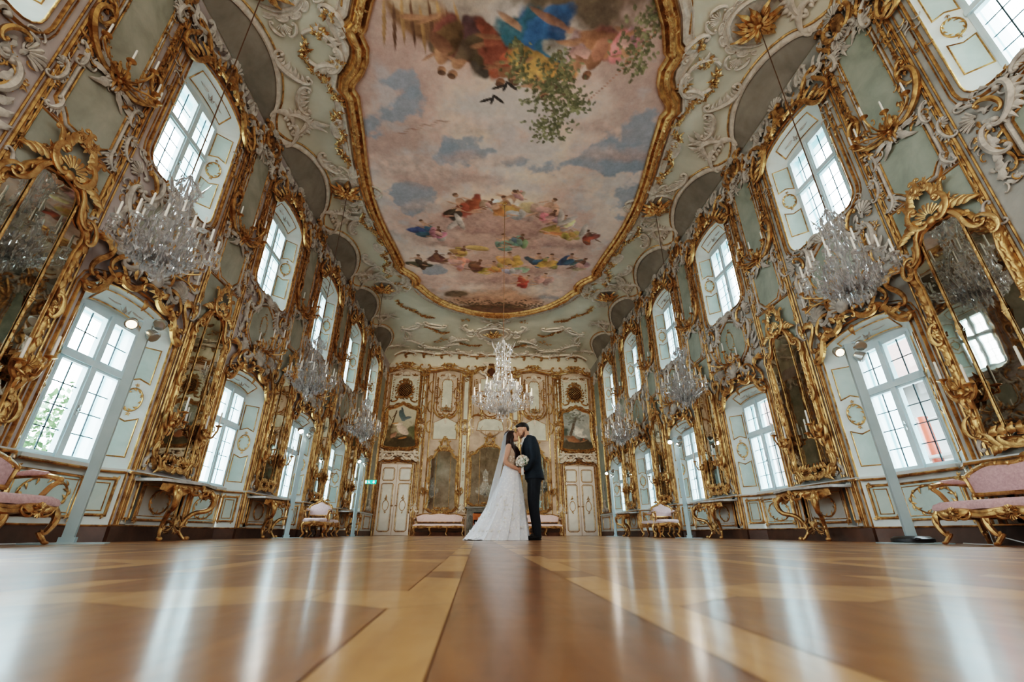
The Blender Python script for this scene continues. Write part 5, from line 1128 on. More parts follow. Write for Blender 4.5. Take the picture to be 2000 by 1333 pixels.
# ------------------------------------------------------------------ far wall
fg, fp, fs_, fw_, fd = MB(), MB(), MB(), MB(), MB()
for s in (-1,1):
    for a, b in ((3.02,3.06),(.98,3.0)):
        pass
    # dado and skirting between door and fireplace
    fd.box(min(s*.98,s*3.05), max(s*.98,s*3.05), 0,.17,0,.05); fw_.box(min(s*.98,s*3.05), max(s*.98,s*3.05),.17,.80,0,.03); fw_.box(min(s*.96,s*3.07),max(s*.96,s*3.07),.80,.84,0,.06)
    fg.tube([(s*.97,.80,.06),(s*3.06,.80,.06)],.016,5)
    # pilasters either side of the big mirrors
    for c in (3.19, 1.17):
        x = s*c; hw = .10
        q = [(x-hw,1.05),(x+hw,1.05),(x+hw,4.25),(x-hw,4.25)]; fp.poly(q,.02); fg.mould(q, rnd(-.008,.03,.03), True,.01)
        q = [(x-hw,4.95),(x+hw,4.95),(x+hw,7.0),(x-hw,7.0)]; fp.poly(q,.02); fg.mould(q, rnd(-.008,.03,.03), True,.01)
        for e in (-.19,.19): fg.tube([(x+e,.86,.03),(x+e,7.2,.03)],.032,6); fg.tube([(x+e*.82,.9,.02),(x+e*.82,7.1,.02)],.012,5)
        fg.rocaille((x-.12,4.35),(x-.10,4.85),1,.035,.05,.10); fg.rocaille((x+.12,4.35),(x+.10,4.85),-1,.035,.05,.10); fs_.shell((x,4.5),.20,.2,pi-.2,9,.04); fg.spray((x,4.85),.08,.10,6,.035,.05,6); fg.spray((x,4.28),.07,.10,5,.03,.05,6)
        fg.garland([(x,3.9),(x,3.3)],.026,.09,.03); fg.leaf((x,3.2),-pi/2,.25,.09,.02,.03); fg.garland([(x,2.6),(x,2.2)],.022,.09,.03)
        fs_.rocaille((x-.16,.92),(x-.05,1.25),1,.04,.05,.10); fs_.rocaille((x+.16,.92),(x+.05,1.25),-1,.04,.05,.10); fs_.shell((x,1.0),.18,.3,pi-.3,7,.05)
        for e in (-1,1):
            for k in range(44): fg.leaf((x+e*.19,1.0+.14*k),pi/2-e*.6,.15,.055,.045,.02,e*.7,3)
        fg.shell((x,7.0),.2,.1,pi-.1,7,.05); fg.spray((x,6.85),.10,.12,6,.035,.05,7)
        for e in (-1,1): fg.scroll((x+e*.04,7.05),(x+e*.20,7.32),'C',e,.04,.06)
    for c in (1.40,2.76):
        for k in range(16): fg.leaf((s*c,4.15+.18*k),pi/2-s*.5,.18,.07,.03,.025,s*.7,3)
        fg.tube([(s*c,1.0,.02),(s*c,7.15,.02)],.016,5)
        for k in range(3): fg.rocaille((s*c,4.3+.95*k),(s*(c+.03),4.85+.95*k),s,.035,.04,.10)
    # field above the side mirror and the tall upper panel
    x = s*2.08
    q = [(x-.52,4.02),(x+.52,4.02),(x+.52,4.78),(x+.30,4.88),(x+.1,4.98),(x-.1,4.98),(x-.30,4.88),(x-.52,4.78)]; fp.poly(q,.01); fg.mould(q, rnd(-.008,.026,.026))
    q = [(x-.24,5.32),(x+.24,5.32),(x+.24,6.72),(x+.16,6.86),(x-.16,6.86),(x-.24,6.72)]; fp.poly(q,.03); fg.mould(q, rnd(-.008,.03,.03), True,.02); fg.garland(q+[q[0]],.024,.12,.03)
    qo = [(x-.44,5.40),(x-.30,5.15),(x,5.0),(x+.30,5.15),(x+.44,5.40),(x+.44,6.9),(x+.30,7.08),(x-.30,7.08),(x-.44,6.9)]; fw_.poly(qo,.012); fg.mould(qo, rnd(-.01,.05,.05))
    fs_.rocaille((x-.40,6.95),(x-.06,7.12),1,.04,.05,.12); fs_.rocaille((x+.40,6.95),(x+.06,7.12),-1,.04,.05,.12); fs_.shell((x,7.0),.2,.2,pi-.2,9,.05)
    for e in (-1,1):
        fg.scroll((x+e*.48,5.75),(x+e*.06,5.02),'C',-e,.05,.06,3.2,1.2); fg.scroll((x+e*.40,5.3),(x+e*.12,5.2),'C',-e,.035,.06); fg.rocaille((x+e*.5,6.5),(x+e*.5,5.9),e,.03,.04,.10)
        fg.garland([(x+e*.48,6.95),(x+e*.50,6.4),(x+e*.48,5.8)],.034,.11,.03); fg.tube([(x+e*.58,4.0,.02),(x+e*.58,7.2,.02)],.02,5); fg.tube([(x+e*.70,.86,.02),(x+e*.70,7.2,.02)],.026,5)
    fg.spray((x,5.1),.12,.08,7,.035,.06,8); fs_.leaf((x,5.0),-pi/2,.3,.14,.03,.05,0,6)
    # the bay of the door
    x = s*4.06
    for e in (-.90,.86): fg.tube([(x+e*.98,.86 if e*s>0 else 0,.03),(x+e*.98,7.2,.03)],.036,6)
    q = [(x-.66,5.55),(x+.66,5.55),(x+.66,7.02),(x-.66,7.02)]; fp.poly(q,.01); fg.mould(q, rnd(-.008,.032,.03)); fg.mould(off(q,.06), rnd(0,.02,.02))
    for e in (-1,1):
        fg.garland([(x+e*.56,6.9),(x+e*.55,6.3),(x+e*.56,5.9)],.03,.11,.02); fs_.rocaille((x+e*.62,7.0),(x+e*.20,7.15),-e,.04,.05,.14); fg.scroll((x+e*.30,5.88),(x+e*.62,5.78),'C',e,.04,.05); fg.spray((x+e*.4,7.05),.14,.05,6,.035,.05,6)
        fg.scroll((x+e*.78,4.3),(x+e*.80,5.2),'S',e,.035,.05)
    for e in (-1,1):
        for k in range(22): fg.leaf((x+e*.84,3.6+.16*k),pi/2-e*.6,.17,.06,.03,.02,e*.7,3)
        for k in range(5): fg.rocaille((x+e*.80,3.7+.72*k),(x+e*.86,4.15+.72*k),e,.03,.04,.08)
        fg.tube([(x+e*.68,5.5,.02),(x+e*.68,7.1,.02)],.02,5); fg.tube([(x+e*.76,3.5,.02),(x+e*.76,7.1,.02)],.014,5)
    fs_.shell((x,7.0),.22,.2,pi-.2,9,.05)
    # cornice: two wavy gilt lines with scrolls
    wv = spl([(0,7.50),(.45,7.42),(.95,7.22),(1.4,7.32),(2.05,7.42),(2.7,7.30),(3.2,7.26),(3.6,7.36),(4.06,7.45),(4.5,7.36),(4.88,7.22)],6)
    for dz, r in ((0,.05),(.12,.03),(-.09,.02)): fg.tube([(s*a,b+dz,.07) for a,b in wv],r,6)
    fw_.add([p for a,b in wv for p in ((s*a,b,.06),(s*a,b+.12,.06))],[(2*i,2*i+2,2*i+3,2*i+1) for i in range(len(wv)-1)])
    for a, b, k in ((.95,7.36,1),(3.2,7.38,1),(2.05,7.55,0),(4.06,7.58,0),(4.75,7.40,1)):
        for e in (-1,1):
            fg.scroll((s*a+e*.06,b-.12),(s*a+e*.16,b+.22),'C',e,.05,.10,3.4,1.2); fg.leaf((s*a+e*.10,b),(0 if e>0 else pi)+e*.4,.34,.13,.08,.06,-e*.6,5); fs_.rocaille((s*a+e*.5,b-.05),(s*a+e*.2,b+.20),-e,.04,.06,.14)
        (fs_ if k else fg).shell((s*a,b),.22,.1,pi-.1,9,.09); fg.spray((s*a,b-.14),.14,.07,6,.04,.08,6)
    fs_.rocaille((s*.9,7.55),(s*.4,7.85),-s,.06,.06,.2); fs_.rocaille((s*2.6,7.55),(s*1.7,7.62),s,.05,.05,.16); fs_.rocaille((s*3.9,7.6),(s*3.3,7.6),s,.05,.05,.16)
    # frame of the middle bay
    fg.tube([(s*.93,4.2,.03),(s*.93,7.2,.03)],.034,6); fg.tube([(s*.80,4.3,.02),(s*.80,6.9,.02)],.016,5)
    fg.scroll((s*.86,5.0),(s*.40,5.0),'C',s,.05,.05,3.0,1.3); fg.scroll((s*.55,5.15),(s*.62,5.75),'C',-s,.045,.06); fg.scroll((s*.20,5.98),(s*.60,6.2),'S',s,.04,.05); fg.garland([(s*.70,6.9),(s*.68,6.3),(s*.70,5.8)],.04,.11,.03); fs_.rocaille((s*.75,4.5),(s*.85,5.0),s,.04,.05,.12)
q = [(-.62,4.45),(.62,4.45),(.55,4.85),(.30,4.98),(.0,5.02),(-.30,4.98),(-.55,4.85)]; fp.poly(q,.01); fg.mould(q, rnd(-.008,.028,.028))
el = [(.40*cos(t),5.55+.44*sin(t)) for t in [2*pi*i/32 for i in range(32)]]; fg.mould(el, rnd(-.02,.06,.06)); fg.mould(off(el,.09), rnd(0,.03,.04)); fw_.poly(el,.02)
for i in range(20): t = 2*pi*i/20; fg.leaf((.46*cos(t),5.55+.50*sin(t)),t+.6,.14,.07,.04,.04,.5,3)
fg.shell((0,6.05),.26,.2,pi-.2,9,.06); fg.scroll((-.2,5.62),(.2,5.62),'C',-1,.02,.05); fg.spray((0,5.3),.16,.08,7,.03,.04,6)
q = [(-.5,6.35),(.5,6.35),(.5,6.95),(-.5,6.95)]; fp.poly(q,.012); fg.mould(q, rnd(-.008,.028,.028))
for nm, m_, mt, sm in (('panel_moulding',fg,M['goldlit'],1),('painted_panel',fp,M['panelF'],0),('stucco_relief',fs_,M['stuccoC'],1),('dado_panel',fw_,M['wallF'],0),('skirting',fd,M['base'],0)):
    obj(nm, build(m_,nm,mt,bool(sm)), wallF)
# doors -----------------------------------------------------------------------
for n, s in enumerate((-1,1)):
    e = bpy.data.objects.new('door_%d' % (n+1), None); C.objects.link(e); e.location = (s*4.035, L, 0); struct(e)
    hw, H = .70, 2.88
    fr = MB()
    for d, r in ((.03,.03),(.12,.045),(.20,.025)): fr.tube([(-hw-d,0,.04),(-hw-d,H+d*.6,.04),(-hw*.4,H+d+.06,.04),(0,H+d+.10,.04),(hw*.4,H+d+.06,.04),(hw+d,H+d*.6,.04),(hw+d,0,.04)],r,6)
    for q in (-1,1):
        for k in range(17): fr.leaf((q*(hw+.12),.2+k*.16),pi/2+q*.4,.14,.05,.08,.02,-q*.6,3)
    obj('door_frame', build(fr,'door_frame',M['gold']), e)
    jb = MB(); jb.box(-hw-.22,-hw,0,H+.05,0,.03); jb.box(hw,hw+.22,0,H+.05,0,.03); jb.box(-hw,hw,H,H+.10,0,.03); obj('door_jamb', build(jb,'door_jamb',M['wallF'],False), e)
    for q in (-1,1):
        lf, pl, gm = MB(), MB(), MB(); a, b = (-hw,-.012) if q < 0 else (.012,hw)
        lf.box(a,b,.01,H,0,.035); c = (a+b)/2; w = .24
        lo_ = [(c-w,.22),(c-w*.7,.16),(c+w*.7,.16),(c+w,.22),(c+w,2.02),(c+w*.8,2.07),(c-w*.8,2.07),(c-w,2.02)]; hi_ = [(c-w,2.26),(c-w*.8,2.20),(c+w*.8,2.20),(c+w,2.26),(c+w,2.66),(c+w*.8,2.72),(c-w*.8,2.72),(c-w,2.66)]
        for p in (lo_, hi_): pl.poly(p,.037); gm.mould(p, rnd(-.012,.034,.03), True,.035); gm.mould(off(p,-.045), rnd(0,.012,.012), True,.035)
        el = [(c+.12*cos(t),1.18+.20*sin(t)) for t in [2*pi*i/22 for i in range(22)]]; gm.mould(el, rnd(-.008,.026,.022), True,.037)
        gm.spray((c,1.46),.04,.06,5,.026,.04,6); gm.spray((c,.92),.03,.05,4,.02,.04,5); gm.leaf((c,1.5),pi/2,.12,.05,.04,.02)
        o = obj('door_leaf', build(lf,'door_leaf',M['door'],False), e); obj('leaf_panel', build(pl,'leaf_panel',M['doorp'],False), o); obj('gilt_moulding', build(gm,'gilt_moulding',M['gold']), o)
        h = MB(); h.tube([(q*.06,1.17,.035),(q*.06,1.17,.085),(q*.15,1.165,.09)],.011,6); h.ball((q*.06,1.17,.04),(.02,.045,.008),8,5); obj('door_handle', build(h,'door_handle',M['golddark']), o)
# overdoor shelves, paintings, grilles ---------------------------------------
def canvas_path(w=.70, h=1.86):
    hf = [(0,-.02),(w*.5,.0),(w*.95,.05),(w*1.02,.16),(w*.93,.45),(w*.88,h*.55),(w*.93,h*.84),(w*.84,h*.92),(w*.5,h*.955),(0,h*1.05)]
    hf = spl(hf,3); return hf + [(-u,v) for u,v in reversed(hf[1:-1])]
for s, nm in ((-1,'birds'),(1,'landscape')):
    sd = sidename(s); x = s*4.06
    g, st = MB(), MB()
    for e in (-1,1):
        st.scroll((e*.84,-.14),(e*.50,.16),'S',e,.06,.12,2.6); st.rocaille((e*.62,.02),(e*.22,.12),-e,.05,.14,.14); st.rocaille((e*.9,.1),(e*.70,.34),-e,.05,.10,.14); g.scroll((e*.30,-.10),(e*.62,-.16),'S',-e,.04,.12); g.spray((e*.45,-.08),.18,.06,8,.035,.13,8); st.scroll((e*.1,.1),(e*.3,.22),'C',-e,.05,.16)
        for k in range(5): st.leaf((e*(.15+.15*k),.0),-pi/2+e*.5,.2,.1,.14,.06,e*.8,4); g.leaf((e*(.1+.16*k),.28),pi/2-e*.5,.14,.08,.08,.05,-e*.8,3)
    st.shell((0,.05),.22,.1,pi-.1,9,.15); g.spray((0,-.15),.14,.10,8,.04,.13,8); st.tube([(-.86,.26,.08),(-.4,.22,.16),(0,.24,.20),(.4,.22,.16),(.86,.26,.08)],.045,6)
    t = thing('overdoor_shelf','stucco and gilt rocaille shelf over the %s double door' % sd,'overdoor ornament',(x,L-.03,3.16),0,'rocaille shelves over the doors')
    obj('stucco_scrolls', build(st,'stucco_scrolls',M['stuccoC']), t); obj('gilt_sprays', build(g,'gilt_sprays',M['gold']), t)
    cp = canvas_path(); xs = np.arange(-.8,.801,.012); ys = np.arange(-.1,2.05,.012); X, Y = np.meshgrid(xs, ys); c = Canvas(X, Y); c.nx = vnoise(X,Y,5,4,3)-.5; c.ny = vnoise(X,Y,5,4,4)-.5; c.grain = vnoise(X,Y,12,4,9); rs = np.random.RandomState(3)
    if s < 0:
        c.col[:] = (.42,.38,.28); c.col = mixc(c.col,(.50,.47,.38),sstep(.8,1.9,Y)); c.blob((.07,.055,.03),0,.2,1.0,.42,0,.3,.3); c.blob((.14,.11,.06),-.5,.6,.35,.4,0,.5,.5); c.blob((.12,.12,.06),.5,.75,.3,.35,0,.5,.5)
        for k in range(9): c.blob((.09,.06,.03),-.45+.02*k,.9+.09*k,.035,.08,-.3,.3,.2)
        c.blob((.09,.06,.03),-.35,1.45,.02,.2,-.7,.3,.2); c.blob((.09,.06,.03),-.55,1.35,.02,.2,.6,.3,.2)
        c.blob((.62,.50,.42),.08,.78,.34,.17,-.65,.15,.2,1,.3); c.blob((.66,.56,.48),-.12,1.05,.20,.06,.1,.2,.2); c.blob((.50,.26,.10),-.28,1.08,.16,.03,.1,.2,.1); c.blob((.34,.17,.06),.1,.42,.22,.05,.2,.3,.3)
        c.blob((.10,.14,.15),.0,1.45,.13,.30,.45,.15,.2); c.blob((.12,.15,.16),.22,1.33,.22,.07,.3,.2,.3); c.blob((.08,.10,.11),-.02,1.72,.05,.14,.4,.2,.2); c.blob((.34,.2,.14),-.3,.55,.16,.10,.6,.3,.4)
    else:
        c.col[:] = (.30,.32,.30); c.col = mixc(c.col,(.46,.47,.44),sstep(.45,.65,vnoise(X,Y,2.2,5,8))*sstep(.7,1.2,Y)); c.blob((.09,.075,.05),0,.15,1.0,.42,0,.3,.3); c.blob((.30,.15,.08),-.25,.50,.40,.14,-.35,.3,.3); c.blob((.10,.12,.10),-.6,.75,.3,.3,0,.5,.5)
        for k in range(12): c.blob((.10,.08,.06),-.30+.025*k,.7+.07*k,.07,.07,-.2,.3,.2)
        for k in range(90): c.blob((.13,.14,.12) if k%2 else (.20,.21,.17),-.12+.3*rs.randn(),1.55+.16*rs.randn(),.06,.04,0,.4,.2,.8)
        c.blob((.66,.64,.58),.05,.85,.22,.22,.5,.3,.6); c.blob((.58,.56,.52),.22,.65,.26,.10,-.2,.3,.5); c.blob((.36,.10,.05),.3,.48,.05,.04,0,.3,.2); c.blob((.24,.15,.09),.3,.4,.22,.04,.3,.3,.3)
    keep = inside(X, Y, cp)
    t = thing('overdoor_painting','shaped gilt-framed painting of %s over the %s door' % ('a white bird and a dark bird' if s<0 else 'a tree in a grey landscape', sd),'painting',(x,L-.03,3.62))
    obj('canvas', c.mesh('canvas', M['canvas'], keep, lambda a,b: np.stack([a,np.full(a.shape,-.035),b],1)), t)
    g, st = MB(), MB(); g.mould(cp,[(-.02,0),(-.015,.07),(.02,.09),(.04,.06),(.06,.08),(.10,.10),(.13,.05),(.14,0)])
    for e in (-1,1):
        g.scroll((e*.80,.0),(e*.72,.42),'C',e,.045,.08); g.scroll((e*.82,1.45),(e*.60,1.85),'C',e,.045,.08); g.scroll((e*.66,1.78),(e*.14,2.0),'S',e,.035,.08); g.rocaille((e*.66,.9),(e*.80,.4),-e,.03,.06,.10)
        for k in range(6): g.leaf((e*.76,.4+.18*k),pi/2-e*.5,.18,.08,.06,.04,e*.7,4)
        g.scroll((e*.05,-.12),(e*.4,-.06),'C',e,.035,.08)
    g.shell((0,1.95),.16,.1,pi-.1,9,.09); g.shell((0,-.04),.13,pi+.1,2*pi-.1,9,.10); g.flower((0,-.02),.06,.12)
    obj('frame', build(g,'frame',M['goldlit']), t)
    # round lattice grille
    t = thing('oval_grille','dark round lattice grille in a gilt wreath high above the %s door' % sd,'grille',(x,L-.03,6.30),0,'lattice grilles over the paintings')
    a = .33; el = [(a*cos(q),a*1.02*sin(q)) for q in [2*pi*i/30 for i in range(30)]]
    d = MB(); d.poly(el,.0); obj('opening_shade', build(d,'opening_shade',M['dark'],False), t)  # black sheet on the solid wall, painted shade behind the lattice
    la = MB()
    for k in range(-4,5):
        for e in (-1,1):
            q0 = k*.095; l = sqrt(max(0,a*a-(q0*.85)**2)); cc = q0*.85
            la.tube([(cc*.707-e*0+tt*.707, e*(-cc*.707+tt*.707), .03+.03*(1-(tt/a)**2)) for tt in (-l,-l/2,0,l/2,l)],.012,5)
    obj('lattice', build(la,'lattice',M['goldlit']), t)
    g = MB(); g.mould(el, rnd(-.02,.07,.07)); 
    for k in range(18): q = 2*pi*k/18; g.leaf((.38*cos(q),.38*sin(q)),q+.5,.14,.07,.04,.05,.6,4)
    for e in (-1,1): g.scroll((e*.08,.40),(e*.30,.36),'C',-e,.03,.06); g.scroll((e*.1,-.38),(e*.42,-.36),'S',e,.04,.06); g.scroll((e*.02,.40),(e*.1,.56),'C',e,.03,.06)
    g.shell((0,.40),.16,.2,pi-.2,7,.06); obj('gilt_wreath', build(g,'gilt_wreath',M['gold']), t)
    # side mirror, settee, sconce
    x = s*2.04
    MIRF.spawn('pier_mirror','wide gilt-framed mirror on the far wall above the %s settee' % sd,'mirror',(x,L-.05,.98),0,'mirrors on the far wall')
    SET_F.spawn('settee','long low pink gilt settee against the far wall, %s of the fireplace' % sd,'settee',(s*2.05,L-.13,0),0,'long settees on the far wall')
    SC_UP.spawn('wall_sconce','gilt candle sconce on the tall far-wall panel %s of the central medallion' % sd,'sconce',(s*2.08,L-.06,5.38),0,'sconces on the far wall',.8)
    for e in (-1,1): (SC_M if e<0 else SC_M2).spawn('mirror_sconce','two-candle gilt bracket on the %s side of the %s far-wall mirror' % ('left' if e<0 else 'right', sd),'sconce',(x+e*.78,L-.06,1.75),0,'candle brackets on the far wall')
# fireplace, its mirror and antlers -------------------------------------------
t = thing('fireplace','dark grey stone fireplace in the middle of the far wall, behind the bride','fireplace',(0,L,0))
m = MB(); m.box(-.92,-.62,0,.92,0,.30); m.box(.62,.92,0,.92,0,.30); m.box(-.92,.92,.90,1.06,0,.32); obj('surround', build(m,'surround',M['stone'],False), t)
m = MB(); m.slab(list(reversed([(-1.0,0),(-1.0,-.36),(-.5,-.42),(.5,-.42),(1.0,-.36),(1.0,0)])),1.06,1.13); m.v = [(u,v2,-w2) for (u,w2,v2) in [(q[0],q[1],q[2]) for q in m.v]]
o = MB(xyz); o.slab([(-1.0,0),(-1.0,-.36),(-.5,-.42),(.5,-.42),(1.0,-.36),(1.0,0)][::-1],1.06,1.13); obj('mantel_shelf', build(o,'mantel_shelf',M['stone'],False), t)
m = MB(); m.box(-.62,.62,0,.90,.005,.012); obj('firebox_shade', build(m,'firebox_shade',M['dark'],False), t)  # flat black panel, the shade of the hearth put into its colour
m = MB()
for e in (-1,1): m.scroll((e*.77,.2),(e*.77,.8),'S',e,.05,.31); m.shell((e*.77,.95),.10,.1,pi-.1,7,.32)
m.shell((0,.98),.12,.1,pi-.1,9,.33); obj('carving', build(m,'carving',M['stone']), t)
MIRC.spawn('mantel_mirror','large gilt mirror above the fireplace, reflecting a chandelier behind the bride','mirror',(0,L-.05,1.20),0)
t = thing('antler_trophy','pair of pale brown antlers on the crest of the mantel mirror','antlers',(0,L-.12,4.16))
for e in (-1,1):
    m = MB(); m.tube(spl([(e*.04,.0,.05),(e*.20,.04,.10),(e*.36,.14,.12),(e*.42,.30,.10),(e*.36,.46,.08)],5),[.022*(1-.7*i/20) for i in range(21)],6)
    for (a,b,c,d) in ((.2,.05,.22,.22),(.34,.13,.52,.20),(.41,.27,.52,.36),(.10,.02,.12,.16)): m.tube([(e*a,b,.10),(e*(a+c)/2,(b+d)/2,.12),(e*c,d,.12)],[.014,.010,.003],5)
    obj('antler', build(m,'antler',mat('antler_horn' if e<0 else 'antler_horn_b',(.22,.12,.06),(.40,.25,.13),.5,0,8)), t)
# simple wooden chair in front of the hearth
t = thing('wooden_chair','plain orange-brown wooden chair in front of the fireplace, left of the bride','chair',(-.42,19.35,0),.25)
w_, d_, h_ = .40, .38, .45
m = MB(xyz); m.box(-w_/2,w_/2,-d_/2,d_/2,h_-.03,h_); obj('seat', build(m,'seat',M['chairwood'],False), t)
for sx_ in (-1,1):
    for sy_ in (-1,1):
        m = MB(xyz); x, y = sx_*(w_/2-.03), sy_*(d_/2-.03); m.tube([(x*1.06,y*1.08,0),(x,y,h_-.03)],[.016,.020],8); obj('leg', build(m,'leg',M['chairwood']), t)
    m = MB(xyz); m.tube([(sx_*(w_/2-.03),d_/2-.03,h_-.02),(sx_*(w_/2-.03),d_/2+.05,.84)],.017,8); obj('back_post', build(m,'back_post',M['chairwood']), t)
m = MB(xyz); m.M = lambda u,v,q:(u,d_/2+.035+.03*(1-(u/.2)**2)+(q-.8)*.15,q); N=8
m.add([(-.19+.38*i/N,0,z) for z in (.60,.85) for i in range(N+1)]+[(-.19+.38*i/N,0,z) for z in (.60,.85) for i in range(N+1)],[(i,i+1,N+2+i,N+1+i) for i in range(N)])
obj('backrest', build(m,'backrest',M['chairwood']), t)
for z, y in ((.22,-d_/2+.03),(.22,d_/2-.03)):
    m = MB(xyz); m.tube([(-w_/2+.03,y,z),(w_/2-.03,y,z)],.011,6); obj('stretcher', build(m,'stretcher',M['chairwood']), t)
# dark sculpted crest over the middle of the far wall
g, st, dk = MB(), MB(), MB()
for e in (-1,1):
    g.scroll((e*.10,-.25),(e*.40,.10),'C',e,.06,.12,3.4,1.2); st.rocaille((e*.55,-.1),(e*.2,.35),-e,.06,.12,.2); st.scroll((e*.25,-.3),(e*.5,-.1),'S',e,.06,.14)
    for k in range(6): st.leaf((e*.15,.1+.04*k),pi/2-e*(.2+.25*k),.42,.14,.10,.08,e*.6,5)
    g.leaf((e*.3,.1),(0 if e>0 else pi)+e*.3,.5,.16,.10,.08,-e*.6,5)
dk.ball((0,-.08,.10),(.16,.22,.07),12,7); dk.ball((0,.28,.12),(.30,.09,.06),10,6); g.shell((0,.05),.30,.3,pi-.3,9,.12); g.mould([(.17*cos(q),-.08+.23*sin(q)) for q in [2*pi*i/20 for i in range(20)]], rnd(-.01,.05,.05), True,.12)
t = thing('central_crest','dark and gilt sculpted crest over the centre of the far wall, behind the tall chandelier','crest',(0,L-.03,7.35))
obj('scrollwork', build(g,'scrollwork',M['gold']), t); obj('shell', build(st,'shell',M['stuccoC']), t); obj('dark_medallion', build(dk,'dark_medallion',M['base']), t)
# exit sign ------------------------------------------------------------------
t = thing('exit_sign','small green emergency exit sign with a white arrow near the far left corner','sign',(-4.60,18.15,1.92),0)
m = MB(xyz); m.box(-.30,.16,-.012,.012,-.075,.075); obj('sign_plate', build(m,'sign_plate',M['sign'],False), t)
m = MB(); m.poly([(.035,.05),(.085,.05),(.085,-.0),(.12,.0),(.06,-.055),(.0,.0),(.035,.0)][::-1],.014)
m.box(-.27,-.20,-.055,.055,.0125,.0145); m.ball((-.13,.045,.0145),(.013,.013,.002),8,4)
for a in ([(-.13,.03),(-.125,-.01),(-.15,-.055)],[(-.125,-.01),(-.09,-.025),(-.08,-.055)],[(-.165,.0),(-.13,.025),(-.09,.005)]): m.tube([(u,v,.0145) for u,v in a],.007,4,sq=.3)
obj('pictogram', build(m,'pictogram',M['signw'],False), t)
m = MB(xyz); m.tube([(-.30,0,0),(-.34,0,0)],.008,5); obj('bracket', build(m,'bracket',M['chrome']), t)
# ------------------------------------------------------------------ the couple
def fuse(mb, voxel=.01, smooth=4, name='fused', mats=None):
    """one continuous skin over overlapping volumes"""
    me = build(mb, name, mats or M['white']); o = bpy.data.objects.new('tmp', me); C.objects.link(o)
    r = o.modifiers.new('r','REMESH'); r.mode = 'VOXEL'; r.voxel_size = voxel
    s = o.modifiers.new('s','SMOOTH'); s.iterations = smooth; s.factor = .5
    bpy.context.view_layer.update(); dg = bpy.context.evaluated_depsgraph_get()
    res = bpy.data.meshes.new_from_object(o.evaluated_get(dg)); res.name = name
    bpy.data.objects.remove(o); res.polygons.foreach_set('use_smooth',[True]*len(res.polygons))
    res.materials.clear()
    for m in (mats if isinstance(mats,(list,tuple)) else [mats or M['white']]): res.materials.append(m)
    return res
def limb(mb, pts, rs, n=12):
    P = spl(pts, 5); m = len(P); k = len(rs)-1; R_ = []
    for i in range(m):
        t = i/(m-1)*k; j = min(int(t),k-1); R_.append(rs[j]+(rs[j+1]-rs[j])*(t-j))
    mb.tube(P, R_, n)
    for e in (0,-1): mb.ball(P[e], R_[e]*.98, 10, 7)
def loft(mb, st, n=24, pleat=None):
    """rings (cx, cy, cz, rx, ry)"""
    vs = []
    for j,(cx,cy,cz,rx,ry) in enumerate(st):
        for k in range(n):
            a = 2*pi*k/n; q = 1+(pleat(a,j/(len(st)-1)) if pleat else 0); vs.append((cx+cos(a)*rx*q, cy+sin(a)*ry*q, cz))
    fs = [(j*n+k, j*n+(k+1)%n, (j+1)*n+(k+1)%n, (j+1)*n+k) for j in range(len(st)-1) for k in range(n)]
    fs += [tuple(range(n-1,-1,-1)), tuple((len(st)-1)*n+k for k in range(n))]; mb.add(vs, fs)
def head(mb, h, d, u, f=1.0):
    P = lambda a,b,y=0: (h[0]+d[0]*a*f+u[0]*b*f, y*f, h[1]+d[1]*a*f+u[1]*b*f)
    mb.ball(P(-.005,.015),(.100*f,.076*f,.100*f),16,12); mb.ball(P(.035,-.03),(.062*f,.064*f,.085*f),14,10); mb.ball(P(.05,-.075),(.05*f,.05*f,.045*f),12,8)
    mb.ball(P(.080,-.098),(.024*f,.026*f,.02*f),10,7); mb.ball(P(.078,.028),(.022*f,.05*f,.016*f),10,6)
    mb.tube([P(.088,.025),P(.104,.0),P(.118,-.024)],[.009*f,.011*f,.014*f],8); mb.ball(P(.118,-.027),(.013*f,.015*f,.012*f),8,6)
    mb.ball(P(.095,-.054),(.012*f,.022*f,.007*f),10,6); mb.ball(P(.092,-.067),(.012*f,.02*f,.008*f),10,6)
    for s in (-1,1):
        mb.ball(P(-.010,-.010,s*.080),(.021*f,.015*f,.034*f),10,8); mb.ball(P(.066,-.022,s*.036),(.028*f,.022*f,.026*f),8,6); mb.ball(P(.082,.008,s*.030),(.010*f,.014*f,.009*f),8,5)
    return P
def hand(mb, w, fwd, pal, side, sc=1., curl=.5):
    """palm with four unequal bent fingers and a thumb leaving its side; w wrist, fwd finger direction, pal palm normal"""
    F = Vector(fwd).normalized(); N = Vector(pal).normalized(); S = F.cross(N).normalized()*side; N = S.cross(F).normalized()*side; w = Vector(w)
    for i in range(4):
        q = (-.030+.020*i)*sc; b = w+F*.02*sc+S*q*.7; mb.tube([tuple(b),tuple(w+F*.085*sc+S*q)],[.017*sc,.0125*sc],8)
        ln = (.062,.072,.068,.052)[i]*sc; p = w+F*.085*sc+S*q; a = 0; pts = [tuple(p)]
        for k in range(3):
            a += curl*(.8+.25*k); p = p+(F*cos(a)+N*sin(a))*ln*(.46,.31,.23)[k]; pts.append(tuple(p))
        mb.tube(pts,[.0095*sc,.0088*sc,.0078*sc,.0062*sc],8); mb.ball(pts[-1],.0062*sc,6,5)
    b = w+F*.03*sc-S*.026*sc; t1 = b-S*.028*sc+F*.03*sc+N*.014*sc; t2 = t1+F*.03*sc+N*.02*sc-S*.002
    mb.tube([tuple(b),tuple(t1),tuple(t2)],[.014*sc,.0105*sc,.0075*sc],8)
